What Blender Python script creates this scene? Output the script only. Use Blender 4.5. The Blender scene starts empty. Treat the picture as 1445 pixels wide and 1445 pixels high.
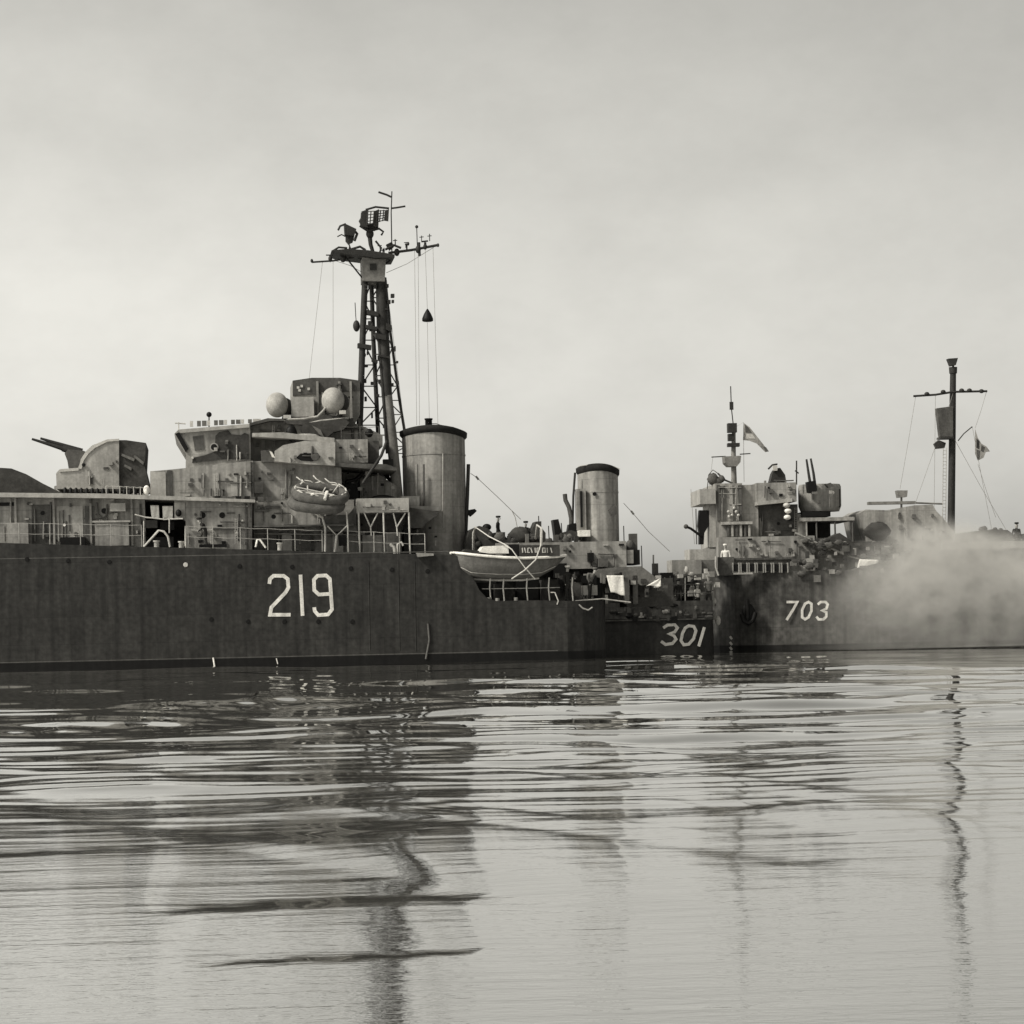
import bpy, bmesh, math, random
import numpy as np
from mathutils import Vector, Matrix
R = math.radians
random.seed(7)
C = bpy.context.scene.collection
SC = bpy.context.scene

# ------------------------------------------------------------------ camera, sky, sun, exposure
FPX, HX, HY, ROLL, EYE = 3400.0, 722.5, 870.0, -0.020, 2.12      # focal length in photo pixels, principal point, roll, eye height
cam = bpy.data.cameras.new('camera'); camo = bpy.data.objects.new('camera', cam); C.objects.link(camo)
cam.sensor_width = 36.0; cam.lens = 36.0*FPX/1445; cam.shift_y = (HY-722.5)/1445
cam.clip_start = 0.5; cam.clip_end = 20000
camo.matrix_world = Matrix.Translation((0, 0, EYE)) @ Matrix.Rotation(R(90), 4, 'X') @ Matrix.Rotation(ROLL, 4, 'Z')
SC.camera = camo
SUN_AZ, SUN_EL = R(-122), R(44)           # azimuth clockwise from +Y
sd = Vector((math.sin(SUN_AZ)*math.cos(SUN_EL), math.cos(SUN_AZ)*math.cos(SUN_EL), math.sin(SUN_EL)))
w = bpy.data.worlds.new('World'); SC.world = w; w.use_nodes = True
nt = w.node_tree; nt.nodes.clear()
N = nt.nodes.new; LK = nt.links.new
sky = N('ShaderNodeTexSky'); sky.sky_type = 'NISHITA'; sky.sun_disc = False
sky.sun_elevation = SUN_EL; sky.sun_rotation = SUN_AZ
sky.air_density = 1.0; sky.dust_density = 1.5; sky.ozone_density = 1.0
bw = N('ShaderNodeRGBToBW'); LK(sky.outputs[0], bw.inputs[0])
# thin high overcast: soft mottled veil over the sky
tc = N('ShaderNodeTexCoord'); mp = N('ShaderNodeMapping'); mp.inputs['Scale'].default_value = (1, 1, 1.6)
LK(tc.outputs['Generated'], mp.inputs[0])
n1 = N('ShaderNodeTexNoise'); n1.inputs['Scale'].default_value = 12; n1.inputs['Detail'].default_value = 5; n1.inputs['Roughness'].default_value = .62
LK(mp.outputs[0], n1.inputs[0])
mr = N('ShaderNodeMapRange'); mr.inputs[1].default_value = .3; mr.inputs[2].default_value = .7; mr.inputs[3].default_value = .93; mr.inputs[4].default_value = 1.07
LK(n1.outputs[0], mr.inputs[0])
# the veil is brightest low on the sun's side
sx = N('ShaderNodeSeparateXYZ'); LK(tc.outputs['Generated'], sx.inputs[0])
veil = N('ShaderNodeMapRange'); veil.inputs[1].default_value = -.26; veil.inputs[2].default_value = .24; veil.inputs[3].default_value = 1.03; veil.inputs[4].default_value = .70
LK(sx.outputs[0], veil.inputs[0])
low = N('ShaderNodeMapRange'); low.inputs[1].default_value = -.02; low.inputs[2].default_value = .16; low.inputs[3].default_value = .72; low.inputs[4].default_value = 1.0; LK(sx.outputs[2], low.inputs[0])
m0 = N('ShaderNodeMath'); m0.operation = 'MULTIPLY'; LK(veil.outputs[0], m0.inputs[0]); LK(low.outputs[0], m0.inputs[1])
m1 = N('ShaderNodeMath'); m1.operation = 'MULTIPLY'; LK(mr.outputs[0], m1.inputs[0]); LK(m0.outputs[0], m1.inputs[1])
m2 = N('ShaderNodeMath'); m2.operation = 'MULTIPLY'; LK(bw.outputs[0], m2.inputs[0]); LK(m1.outputs[0], m2.inputs[1])
tint = N('ShaderNodeVectorMath'); tint.operation = 'SCALE'; tint.inputs[0].default_value = (1.0, .982, .91); LK(m2.outputs[0], tint.inputs['Scale'])
bg = N('ShaderNodeBackground'); bg.inputs['Strength'].default_value = 0.12; LK(tint.outputs[0], bg.inputs[0])
wo = N('ShaderNodeOutputWorld'); LK(bg.outputs[0], wo.inputs[0])
sl = bpy.data.lights.new('sun', 'SUN'); sl.energy = 2.1; sl.angle = R(8); sl.color = (1, .96, .88)
so = bpy.data.objects.new('sun', sl); C.objects.link(so); so.rotation_euler = sd.to_track_quat('Z', 'Y').to_euler()
SC.view_settings.view_transform = 'Standard'; SC.view_settings.look = 'None'; SC.view_settings.exposure = 0.85; SC.view_settings.gamma = 1
SC.cycles.max_bounces = 6; SC.cycles.volume_bounces = 1; SC.cycles.volume_step_rate = 5; SC.cycles.volume_max_steps = 96; SC.cycles.use_denoising = True

# ------------------------------------------------------------------ pixels of the photograph to places in the world
CAMX = Vector((math.cos(ROLL), 0, math.sin(ROLL))); CAMY = Vector((-math.sin(ROLL), 0, math.cos(ROLL)))
def ray(px, py):
    return Vector((0, 1, 0)) + CAMX*((px-HX)/FPX) + CAMY*((HY-py)/FPX)
def on_water(px, py):
    d = ray(px, py); return d*(-EYE/d.z) + Vector((0, 0, EYE))
class Frame:
    """ship frame: x along the waterline, y away from the camera, z up"""
    def __init__(s, o, yaw):
        s.o = Vector((o.x, o.y, 0)); s.yaw = yaw
        s.M = Matrix.Translation(s.o) @ Matrix.Rotation(yaw, 4, 'Z'); s.I = s.M.inverted()
        s.c = s.I @ Vector((0, 0, EYE))
    def p(s, px, py, off=0.0):
        d = s.I.to_3x3() @ ray(px, py); t = (off-s.c.y)/d.y
        return s.c + d*t
    def scale(s, px, py, off): return (s.p(px+1, py, off)-s.p(px, py, off)).length
a, b = on_water(0, 950), on_water(850, 931)
F1 = Frame(a, math.atan2(b.y-a.y, b.x-a.x))
q = F1.M @ Vector((0, 11.7, 0)); F2 = Frame(q, F1.yaw)
a, b = on_water(1025, 919.5), on_water(1445, 910.7)
F3 = Frame(a, math.atan2(b.y-a.y, b.x-a.x))

# ------------------------------------------------------------------ materials
def mat(name, col, rough=.7, var=.25, scale=3.0, bump=.0, streak=0.0, plates=False, metal=0.0, plate_w=2.6, boot=0.0, grit=.16):
    m = bpy.data.materials.new(name); m.use_nodes = True; t = m.node_tree; n = t.nodes; l = t.links
    P = n['Principled BSDF']; P.inputs['Roughness'].default_value = rough; P.inputs['Metallic'].default_value = metal
    P.inputs['Specular IOR Level'].default_value = .18
    c = n.new('ShaderNodeTexCoord')
    a = n.new('ShaderNodeTexNoise'); a.inputs['Scale'].default_value = scale; a.inputs['Detail'].default_value = 6; a.inputs['Roughness'].default_value = .65
    l.new(c.outputs['Object'], a.inputs[0])
    r = n.new('ShaderNodeMapRange'); r.inputs[1].default_value = .3; r.inputs[2].default_value = .7; r.inputs[3].default_value = 1-var; r.inputs[4].default_value = 1+var
    l.new(a.outputs[0], r.inputs[0]); out = r.outputs[0]
    if streak:
        mpn = n.new('ShaderNodeMapping'); mpn.inputs['Scale'].default_value = (3.5, 3.5, .28); l.new(c.outputs['Object'], mpn.inputs[0])
        s = n.new('ShaderNodeTexNoise'); s.inputs['Scale'].default_value = 1.0; s.inputs['Detail'].default_value = 4; l.new(mpn.outputs[0], s.inputs[0])
        r2 = n.new('ShaderNodeMapRange'); r2.inputs[1].default_value = .35; r2.inputs[2].default_value = .7; r2.inputs[3].default_value = 1+streak*.4; r2.inputs[4].default_value = 1-streak
        l.new(s.outputs[0], r2.inputs[0])
        mm = n.new('ShaderNodeMath'); mm.operation = 'MULTIPLY'; l.new(out, mm.inputs[0]); l.new(r2.outputs[0], mm.inputs[1]); out = mm.outputs[0]
    hgt = a.outputs[0]
    g = n.new('ShaderNodeTexNoise'); g.inputs['Scale'].default_value = scale*5.5; g.inputs['Detail'].default_value = 3; l.new(c.outputs['Object'], g.inputs[0])
    r3 = n.new('ShaderNodeMapRange'); r3.inputs[1].default_value = .3; r3.inputs[2].default_value = .7; r3.inputs[3].default_value = 1-grit; r3.inputs[4].default_value = 1+grit; l.new(g.outputs[0], r3.inputs[0])
    mg = n.new('ShaderNodeMath'); mg.operation = 'MULTIPLY'; l.new(out, mg.inputs[0]); l.new(r3.outputs[0], mg.inputs[1]); out = mg.outputs[0]
    if boot:
        sb = n.new('ShaderNodeSeparateXYZ'); l.new(c.outputs['Object'], sb.inputs[0])
        rb = n.new('ShaderNodeMapRange'); rb.inputs[1].default_value = boot-.02; rb.inputs[2].default_value = boot+.02; rb.inputs[3].default_value = .18; rb.inputs[4].default_value = 1; l.new(sb.outputs[2], rb.inputs[0])
        mb_ = n.new('ShaderNodeMath'); mb_.operation = 'MULTIPLY'; l.new(out, mb_.inputs[0]); l.new(rb.outputs[0], mb_.inputs[1]); out = mb_.outputs[0]
    if plates:
        sp = n.new('ShaderNodeSeparateXYZ'); l.new(c.outputs['Object'], sp.inputs[0])
        cb = n.new('ShaderNodeCombineXYZ'); l.new(sp.outputs[0], cb.inputs[0]); l.new(sp.outputs[2], cb.inputs[1])
        br = n.new('ShaderNodeTexBrick'); br.inputs['Scale'].default_value = 1; br.inputs['Brick Width'].default_value = plate_w; br.inputs['Row Height'].default_value = 1.25
        br.inputs['Mortar Size'].default_value = .018; br.inputs['Mortar Smooth'].default_value = .3
        br.inputs['Color1'].default_value = (1.04,)*3+(1,); br.inputs['Color2'].default_value = (.96,)*3+(1,); br.inputs['Mortar'].default_value = (.78,)*3+(1,)
        l.new(cb.outputs[0], br.inputs[0])
        mm = n.new('ShaderNodeMath'); mm.operation = 'MULTIPLY'; l.new(out, mm.inputs[0]); l.new(br.outputs[0], mm.inputs[1]); out = mm.outputs[0]
    v = n.new('ShaderNodeVectorMath'); v.operation = 'SCALE'; v.inputs[0].default_value = (col, col*.97, col*.90); l.new(out, v.inputs['Scale'])
    l.new(v.outputs[0], P.inputs['Base Color'])
    if bump:
        b = n.new('ShaderNodeBump'); b.inputs['Strength'].default_value = bump; b.inputs['Distance'].default_value = .05; l.new(hgt, b.inputs['Height']); l.new(b.outputs[0], P.inputs['Normal'])
    return m
M = dict(
    grey=mat('grey_paint', .25, .75, .16, 1.3, .25, .38, True, plate_w=1.9, grit=.14),
    grey_l=mat('pale_grey_paint', .31, .75, .18, 1.8, .2, .25, grit=.12),
    grey_d=mat('dark_grey_paint', .075, .7, .3, 2.0, .2, .2),
    hull=mat('dark_hull_paint', .026, .62, .30, .8, .35, .40, True, plate_w=3.2, boot=.44, grit=.30),
    hull2=mat('black_hull_paint', .027, .6, .4, 1.2, .3, .3, True),
    hull3=mat('faded_hull_paint', .058, .7, .5, .6, .3, .45, True, plate_w=4, boot=.3, grit=.35),
    black=mat('black_paint', .006, .55, .3, 3),
    boot=mat('boot_topping_paint', .010, .45, .4, 2, .2, .3),
    white=mat('white_paint', .70, .6, .12, 3, 0, .15),
    pale=mat('dull_white_paint', .42, .7, .2, 4),
    number=mat('number_paint', .60, .7, .2, 3, 0, .3),
    number_dull=mat('dull_number_paint', .46, .7, .2, 5, 0, .2),
    canvas=mat('dark_canvas_and_shade', .045, .95, .4, 1.5, .8),
    canvas_m=mat('grey_canvas_and_shade', .12, .95, .35, 1.5, .8),
    cloth=mat('white_cloth', .62, .95, .15, 2.0, .6),
    rope=mat('pale_rope', .48, .95, .25, 8, .3),
    wire=mat('wire', .22, .6, .2, 8),
    float=mat('raft_canvas', .085, .95, .35, 4, .5),
    steel=mat('mast_steel', .028, .6, .3, 3),
    steel_g=mat('mast_grey_paint', .17, .7, .3, 2, .2, .2),
    radome=mat('radome_paint', .30, .6, .25, 3, .1),
    soot=mat('funnel_soot', .016, .9, .4, 3, .3),
    wood=mat('boat_planking', .10, .7, .25, 2, .2, .15),
    glass=mat('porthole_glass', .006, .25, .2, 4),
    skin=mat('skin', .30, .7, .1, 8),
    uniform=mat('navy_cloth', .025, .95, .3, 6, .3),
    shirt=mat('white_shirt', .6, .95, .1, 6, .3),
)

# ------------------------------------------------------------------ mesh building
class MB:
    def __init__(s, F): s.F = F; s.v = []; s.f = []; s.sm = []
    def add(s, vs, fs, smooth=False):
        k = len(s.v); s.v += [Vector(v) for v in vs]; s.f += [tuple(i+k for i in f) for f in fs]; s.sm += [smooth]*len(fs); return s
    def slab(s, pts, o0, o1):                       # (x,z) outline between two offsets
        n = len(pts)
        vs = [(x, o0, z) for x, z in pts]+[(x, o1, z) for x, z in pts]
        ar = sum(pts[i][0]*pts[(i+1) % n][1]-pts[(i+1) % n][0]*pts[i][1] for i in range(n))
        f0 = tuple(range(n)); f1 = tuple(range(2*n-1, n-1, -1))
        sd = [(i, n+i, n+(i+1) % n, (i+1) % n) for i in range(n)]
        fs = [f0, f1]+[tuple(reversed(x)) for x in sd]
        if ar < 0: fs = [tuple(reversed(x)) for x in fs]
        return s.add(vs, fs)
    def prism(s, poly, off, depth):
        return s.slab([(v.x, v.z) for v in (s.F.p(x, y, off) for x, y in poly)], off, off+depth)
    def box(s, x0, y0, x1, y1, off, depth):
        xm, ym = (x0+x1)/2, (y0+y1)/2
        a = s.F.p(x0, ym, off).x; b = s.F.p(x1, ym, off).x; c = s.F.p(xm, y0, off).z; d = s.F.p(xm, y1, off).z
        return s.slab([(a, d), (b, d), (b, c), (a, c)], off, off+depth)
    def tube3(s, pts, r, n=8, r1=None, caps=True):
        pts = [Vector(p) for p in pts]; r1 = r if r1 is None else r1; rings = []
        m = len(pts)
        for i, p in enumerate(pts):
            t = (pts[min(i+1, m-1)]-pts[max(i-1, 0)]).normalized()
            u = t.cross(Vector((0, 1, 0)) if abs(t.y) < .9 else Vector((1, 0, 0))).normalized(); v = t.cross(u)
            rr = r+(r1-r)*i/max(1, m-1)
            rings.append([p+(u*math.cos(2*math.pi*k/n)+v*math.sin(2*math.pi*k/n))*rr for k in range(n)])
        vs = [v for rg in rings for v in rg]; fs = []
        for i in range(m-1):
            for k in range(n): fs.append((i*n+k, i*n+(k+1) % n, (i+1)*n+(k+1) % n, (i+1)*n+k))
        s.add(vs, fs, n > 5)
        if caps: s.add(rings[0]+rings[-1], [tuple(range(n))[::-1], tuple(range(n, 2*n))])
        return s
    def tube(s, pts, r, off=None, n=6, r1=None):
        return s.tube3([s.F.p(q[0], q[1], q[2] if len(q) > 2 else off) for q in pts], r, n, r1)
    def lathe(s, c, prof, n=24, ey=1.0, axis='z', crown=None):  # prof: (radius, height) pairs around point c
        vs = []; fs = []
        for r, h in prof:
            for k in range(n):
                a = 2*math.pi*k/n; x, y = r*math.cos(a), r*math.sin(a)*ey
                if crown and h >= crown[0]: vs.append(c+Vector((x, y, h+crown[1]*(1-math.cos(a)**2)-crown[2]*math.cos(a)))); continue
                vs.append(c+(Vector((x, y, h)) if axis == 'z' else Vector((x, -h, y))))
        m = len(prof)
        for i in range(m-1):
            for k in range(n): fs.append((i*n+k, i*n+(k+1) % n, (i+1)*n+(k+1) % n, (i+1)*n+k))
        s.add(vs, fs, True)
        s.add(vs[:n]+vs[-n:], [tuple(range(n))[::-1], tuple(range(n, 2*n))]); return s
    def ball(s, c, rx, ry=None, rz=None, n=20, lump=0.0):
        ry = ry or rx; rz = rz or rx; vs = []; fs = []; h = n//2
        for i in range(h+1):
            for k in range(n):
                a = math.pi*i/h; b = 2*math.pi*k/n; g = 1+(math.sin(3*b+i)*.5+math.sin(5*a+2*b))*lump
                vs.append(c+Vector((rx*math.sin(a)*math.cos(b), ry*math.sin(a)*math.sin(b), rz*math.cos(a)))*g)
        for i in range(h):
            for k in range(n): fs.append((i*n+k, (i+1)*n+k, (i+1)*n+(k+1) % n, i*n+(k+1) % n))
        return s.add(vs, fs, True)
    def stroke(s, pts, wd, off, th=.012, closed=False):   # flat painted/plate lettering, pts in pixels
        P = [s.F.p(x, y, off) for x, y in pts]; P = [Vector((p.x, p.z)) for p in P]; n = len(P); hw = wd/2
        L, Rr = [], []
        for i in range(n):
            pr = P[(i-1) % n] if closed or i > 0 else P[i]; nx = P[(i+1) % n] if closed or i < n-1 else P[i]
            d1 = (P[i]-pr); d2 = (nx-P[i]); d1 = d1.normalized() if d1.length > 1e-6 else d2.normalized(); d2 = d2.normalized() if d2.length > 1e-6 else d1
            t = (d1+d2).normalized(); nn = Vector((-t.y, t.x)); k = hw/max(.55, nn.dot(Vector((-d1.y, d1.x))))
            L.append(P[i]+nn*k); Rr.append(P[i]-nn*k)
        m = n if closed else n-1
        for i in range(m):
            j = (i+1) % n
            s.slab([(L[i].x, L[i].y), (L[j].x, L[j].y), (Rr[j].x, Rr[j].y), (Rr[i].x, Rr[i].y)], off-th, off+.02)
        return s
MATX = {}
def obj(name, mb, m, parent=None, frame=None):
    """link the collected shapes as one mesh; coordinates become local to the parent"""
    fm = mb.F.M
    W = MATX[parent.name] if parent else None
    T = (W.inverted() @ fm) if W else fm
    base = Matrix.Identity(4)
    pts = [T @ v for v in mb.v]
    me = bpy.data.meshes.new(name)
    if not parent:                                  # origin at the thing's base
        cx = sum(p.x for p in pts)/len(pts); cy = sum(p.y for p in pts)/len(pts); cz = min(p.z for p in pts)
        base = Matrix.Translation((cx, cy, cz)) @ Matrix.Rotation(mb.F.yaw, 4, 'Z'); bi = base.inverted(); pts = [bi @ p for p in pts]
    me.from_pydata([tuple(p) for p in pts], [], mb.f); me.polygons.foreach_set('use_smooth', mb.sm); me.update()
    mats = m if isinstance(m, list) else [m]
    for x in mats: me.materials.append(M[x] if isinstance(x, str) else x)
    o = bpy.data.objects.new(name, me); C.objects.link(o); o.parent = parent
    if parent: MATX[o.name] = W
    else: o.matrix_world = base; MATX[o.name] = base
    return o
def tag(o, label=None, cat=None, group=None, kind=None):
    if label: o['label'] = label
    if cat: o['category'] = cat
    if group: o['group'] = group
    if kind: o['kind'] = kind
    return o
def thing(name, label, cat, F, local, group=None, rz=0):
    o = bpy.data.objects.new(name, None); C.objects.link(o); o.empty_display_size = .3
    W = F.M @ Matrix.Translation(local) @ Matrix.Rotation(rz, 4, 'Z'); o.matrix_world = W; MATX[o.name] = W
    return tag(o, label, cat, group)
def dup(o, parent, delta):                          # copy of a part moved in its parent's space
    c = o.copy(); C.objects.link(c); c.parent = parent; c.location = Vector(delta); MATX[c.name] = MATX[parent.name]; return c
def bx(name, F, r, off, depth, m, parent): return obj(name, MB(F).box(*r, off, depth), m, parent)
def pr(name, F, poly, off, depth, m, parent): return obj(name, MB(F).prism(poly, off, depth), m, parent)
def tb(name, F, pts, r, off, m, parent): return obj(name, MB(F).tube(pts, r, off), m, parent)
def porthole(F, px, py, rpx, off, parent, name='porthole', m='black', rim=None):
    c = F.p(px, py, off); r = rpx*F.scale(px, py, off)
    g = obj(name, MB(F).lathe(c, [(r, -.03), (r, .02), (r*.85, .035)], 14, axis='y'), m, parent)
    if rim: obj('rim', MB(F).lathe(c, [(r*1.35, -.03), (r*1.35, .015)], 14, axis='y'), rim, g)
    return g
def loft_hull(F, st, half, name, m, parent, cz=0):
    """st: (x, half beam, deck z, waterline factor); centreline at offset `half`"""
    mb = MB(F); vs = []; n = 0
    for x, hb, dz, wf in st:
        sec = [(hb, dz), (hb*(1+2*wf)/3, dz*.6), (hb*wf, .0), (hb*wf*.95, -1.6), (hb*.3*wf, -3.0)]
        row = [(x, half-b, z) for b, z in sec]+[(x, half+b, z) for b, z in reversed(sec)]
        n = len(row); vs += row
    fs = []
    for i in range(len(st)-1):
        for k in range(n): fs.append((i*n+k, i*n+(k+1) % n, (i+1)*n+(k+1) % n, (i+1)*n+k))
    fs += [tuple(range(n))[::-1], tuple(range((len(st)-1)*n, len(st)*n))]
    mb.add(vs, fs); o = obj(name, mb, m, parent)
    return o

def rail(F, pts, off, parent, h=.95, step=1.35, rows=2, m='grey_l', r=.012, rp=.02, name='railing'):
    """guard rail with stanchions; pts are pixels of the deck edge"""
    mb = MB(F); P = [F.p(x, y, off) for x, y in pts]
    for a, b in zip(P, P[1:]):
        n = max(1, round((b-a).length/step))
        for i in range(n+1):
            if i == n and b != P[-1]: continue
            c = a.lerp(b, i/n); mb.tube3([c-Vector((0, 0, .05)), c+Vector((0, 0, h))], rp, 5)
        for k in range(rows):
            z = Vector((0, 0, h*(k+1)/rows))
            m_ = [a.lerp(b, i/(n*2))+z-Vector((0, 0, .03*(i % 2))) for i in range(n*2+1)]
            mb.tube3(m_, r, 5)
    return obj(name, mb, m, parent)

# ------------------------------------------------------------------ water: one sheet with real long-crested ripples
def build_water():
    e = np.concatenate([np.linspace(-.6, .55, 30)[:-1], []])
    # rows by distance: even steps on the picture, then geometric to the horizon
    ys = np.arange(1500, 925, -.5); D1 = EYE*FPX/(ys-870)
    D = np.concatenate([np.linspace(-30, D1[0], 24)[:-1], D1, D1[-1]*np.geomspace(1.01, 90, 130)])
    t = np.concatenate([-np.geomspace(2.2, .27, 26), np.linspace(-.26, .26, 480), np.geomspace(.27, 2.2, 26)])
    Y, T = np.meshgrid(D, t, indexing='ij'); X = T*(np.maximum(Y, 8)+2)
    rs = np.random.RandomState(5)
    dy = np.abs(np.gradient(D))[:, None]
    Z = np.zeros_like(X)
    # slow patches that make streaks come and go
    def patches(lx, ly, seed, k=10):
        r = np.random.RandomState(seed); g = np.zeros_like(X)
        for _ in range(k):
            an = r.uniform(-.5, .5); w = 2*np.pi
            g += np.sin(w*(X*r.uniform(.3, 1.2)/lx+Y*r.uniform(.3, 1.2)/ly)+r.uniform(0, 6.28))
        return np.clip(.5+g/np.sqrt(k)*.6, 0, 1.6)
    env = np.interp(Y, [0, 14, 19, 26, 33, 42, 60, 90, 150, 400], [.10, .10, .14, .30, .95, 1.7, 2.2, 2.4, 2.2, 1.0])
    for i in range(170):
        L = .22*(56**rs.rand())                    # wavelengths .22 to 12 m
        an = rs.normal(.12, .06); kx, ky = -math.sin(an), math.cos(an); k = 2*np.pi/L; ph = rs.uniform(0, 6.28)
        px_ = L*EYE*FPX/np.maximum(Y, 5)**2        # how long the wave looks from the shore: short ones die away far out
        fade = np.clip((px_-2.5)/2.5, 0, 1)/(1+(px_/22)**2)
        bend = L*.35*np.sin(X*rs.uniform(.1, .5)/(1+L*.3)+rs.uniform(0, 6.28))
        Z += .01/k*np.sin(k*(kx*X+ky*Y+bend)+ph)*patches(2.2+1.5*L, 1.2+1.8*L, i, 4)*fade
    sy = np.abs(np.gradient(Z, axis=0)/np.gradient(D)[:, None]); rms = np.sqrt((sy[:, 60:-60]**2).mean(1)); rms = np.convolve(np.pad(rms, 20, mode='edge'), np.ones(41)/41, 'valid')
    tgt = np.interp(D, [0, 14, 20, 25, 29, 34, 45, 70, 100, 150, 400, 3000], [.005, .005, .006, .010, .022, .034, .042, .044, .036, .022, .02, .004])
    Z *= (tgt/np.maximum(rms, 1e-4)).clip(0, 12)[:, None]
    # small wakes of passing boats: single soft crests
    def crest(px0, px1, py0, py1, amp, wl, n=1):
        p0, p1 = on_water(px0, py0), on_water(px1, py1); d = (p1-p0); L = math.hypot(d.x, d.y); ux, uy = d.x/L, d.y/L
        s_ = (X-p0.x)*ux+(Y-p0.y)*uy; v_ = -(X-p0.x)*uy+(Y-p0.y)*ux + .25*wl*np.sin(s_*5/L*2)
        return amp*np.exp(-((s_-L/2)/(L*.42))**4)*np.exp(-(v_/(wl*.45*n))**2)*np.sin(2*np.pi*v_/wl)
    def swell(px0, px1, py0, py1, sl_, thick):      # a smooth back sloping away from us, long gentle return
        p0, p1 = on_water(px0, py0), on_water(px1, py1); d = (p1-p0); L = math.hypot(d.x, d.y); ux, uy = d.x/L, d.y/L
        dm = (p0.y+p1.y)/2; w0 = thick*dm*dm/(EYE*FPX)*.5
        s_ = (X-p0.x)*ux+(Y-p0.y)*uy; q_ = np.clip(s_/L, 0, 1); v_ = -(X-p0.x)*uy+(Y-p0.y)*ux+w0*.25*np.sin(q_*6+px0)+w0*.12*np.sin(s_/L*31)
        ev = np.exp(-((s_-L/2)/(L*.46))**6); w_ = w0*(.35+.65*np.sin(np.pi*q_)**.7)
        return -sl_*w_*ev*np.tanh(v_/w_)*np.exp(-(v_/(7*w0))**2)
    for a_ in ((215, 700, 1287, 1264, .075, 17), (280, 700, 1366, 1341, .075, 12), (270, 690, 1190, 1160, .055, 22), (-60, 300, 1212, 1190, .040, 8), (640, 1500, 1170, 1112, .040, 7),
               (1000, 1230, 1141, 1131, .045, 13), (1025, 1240, 1231, 1208, .016, 6), (850, 930, 1240, 1236, .012, 5), (100, 640, 1150, 1118, .045, 9), (560, 700, 1150, 1140, .045, 10),
               (880, 1110, 1416, 1428, .010, 7), (-40, 500, 1105, 1078, .040, 12), (900, 1460, 1070, 1052, .04, 9), (440, 560, 1240, 1237, .02, 6), (-30, 60, 1365, 1362, .012, 5),
               (170, 490, 1001, 990, -.06, 7), (-60, 330, 1037, 1020, -.05, 8), (120, 700, 1074, 1050, -.05, 8), (-40, 450, 1123, 1108, -.05, 9),
               (600, 1240, 1012, 990, -.05, 8), (660, 1000, 980, 972, -.05, 6), (690, 1300, 1048, 1030, -.045, 9), (300, 640, 1028, 1016, .05, 7), (-30, 250, 1095, 1086, .05, 9), (780, 1010, 1098, 1088, .05, 12), (990, 1200, 1066, 1058, .05, 10)): Z += swell(*a_)
    Z[D < 2] *= 0
    nr, nc = X.shape
    co = np.stack([X, Y, Z], -1).reshape(-1, 3).astype(np.float32)
    idx = np.arange(nr*nc).reshape(nr, nc)
    q = np.stack([idx[:-1, :-1], idx[:-1, 1:], idx[1:, 1:], idx[1:, :-1]], -1).reshape(-1, 4)
    me = bpy.data.meshes.new('water'); me.vertices.add(nr*nc); me.vertices.foreach_set('co', co.ravel())
    me.loops.add(q.size); me.loops.foreach_set('vertex_index', q.ravel().astype(np.int32))
    me.polygons.add(len(q)); me.polygons.foreach_set('loop_start', np.arange(0, q.size, 4, dtype=np.int32))
    me.polygons.foreach_set('use_smooth', np.ones(len(q), bool)); me.update(); me.validate()
    m = bpy.data.materials.new('water'); m.use_nodes = True; n = m.node_tree.nodes; l = m.node_tree.links
    P = n['Principled BSDF']; P.inputs['Base Color'].default_value = (.045, .044, .040, 1); P.inputs['Roughness'].default_value = .02; P.inputs['IOR'].default_value = 1.4
    c = n.new('ShaderNodeTexCoord'); mp = n.new('ShaderNodeMapping'); mp.inputs['Scale'].default_value = (1.2, 7, 1); mp.inputs['Rotation'].default_value = (0, 0, R(6)); l.new(c.outputs['Object'], mp.inputs[0])
    a = n.new('ShaderNodeTexNoise'); a.inputs['Scale'].default_value = 1.6; a.inputs['Detail'].default_value = 5; a.inputs['Roughness'].default_value = .55; l.new(mp.outputs[0], a.inputs[0])
    # wind-ruffled fine ripples, strongest in the open water near the camera, calm in the lee of the ships
    mp2 = n.new('ShaderNodeMapping'); mp2.inputs['Scale'].default_value = (5, 11, 1); l.new(c.outputs['Object'], mp2.inputs[0])
    f = n.new('ShaderNodeTexNoise'); f.inputs['Scale'].default_value = 1.5; f.inputs['Detail'].default_value = 3; l.new(mp2.outputs[0], f.inputs[0])
    sp = n.new('ShaderNodeSeparateXYZ'); l.new(c.outputs['Object'], sp.inputs[0])
    lee = n.new('ShaderNodeMapRange'); lee.inputs[1].default_value = 14; lee.inputs[2].default_value = 46; lee.inputs[3].default_value = 1; lee.inputs[4].default_value = .10; l.new(sp.outputs[1], lee.inputs[0])
    b = n.new('ShaderNodeBump'); b.inputs['Distance'].default_value = .012; l.new(a.outputs[0], b.inputs['Height'])
    k1 = n.new('ShaderNodeMath'); k1.operation = 'MULTIPLY'; k1.inputs[1].default_value = .12; l.new(lee.outputs[0], k1.inputs[0]); l.new(k1.outputs[0], b.inputs['Strength'])
    b2 = n.new('ShaderNodeBump'); b2.inputs['Distance'].default_value = .006; l.new(f.outputs[0], b2.inputs['Height']); l.new(b.outputs[0], b2.inputs['Normal'])
    k2 = n.new('ShaderNodeMath'); k2.operation = 'MULTIPLY'; k2.inputs[1].default_value = .35; l.new(lee.outputs[0], k2.inputs[0]); l.new(k2.outputs[0], b2.inputs['Strength']); l.new(b2.outputs[0], P.inputs['Normal'])
    # added gloss share: brightens the water with extra mirror reflection also where one looks down more steeply
    gl = n.new('ShaderNodeBsdfGlossy'); gl.inputs['Color'].default_value = (.88, .88, .86, 1); gl.inputs['Roughness'].default_value = .02; l.new(b2.outputs[0], gl.inputs['Normal'])
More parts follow.
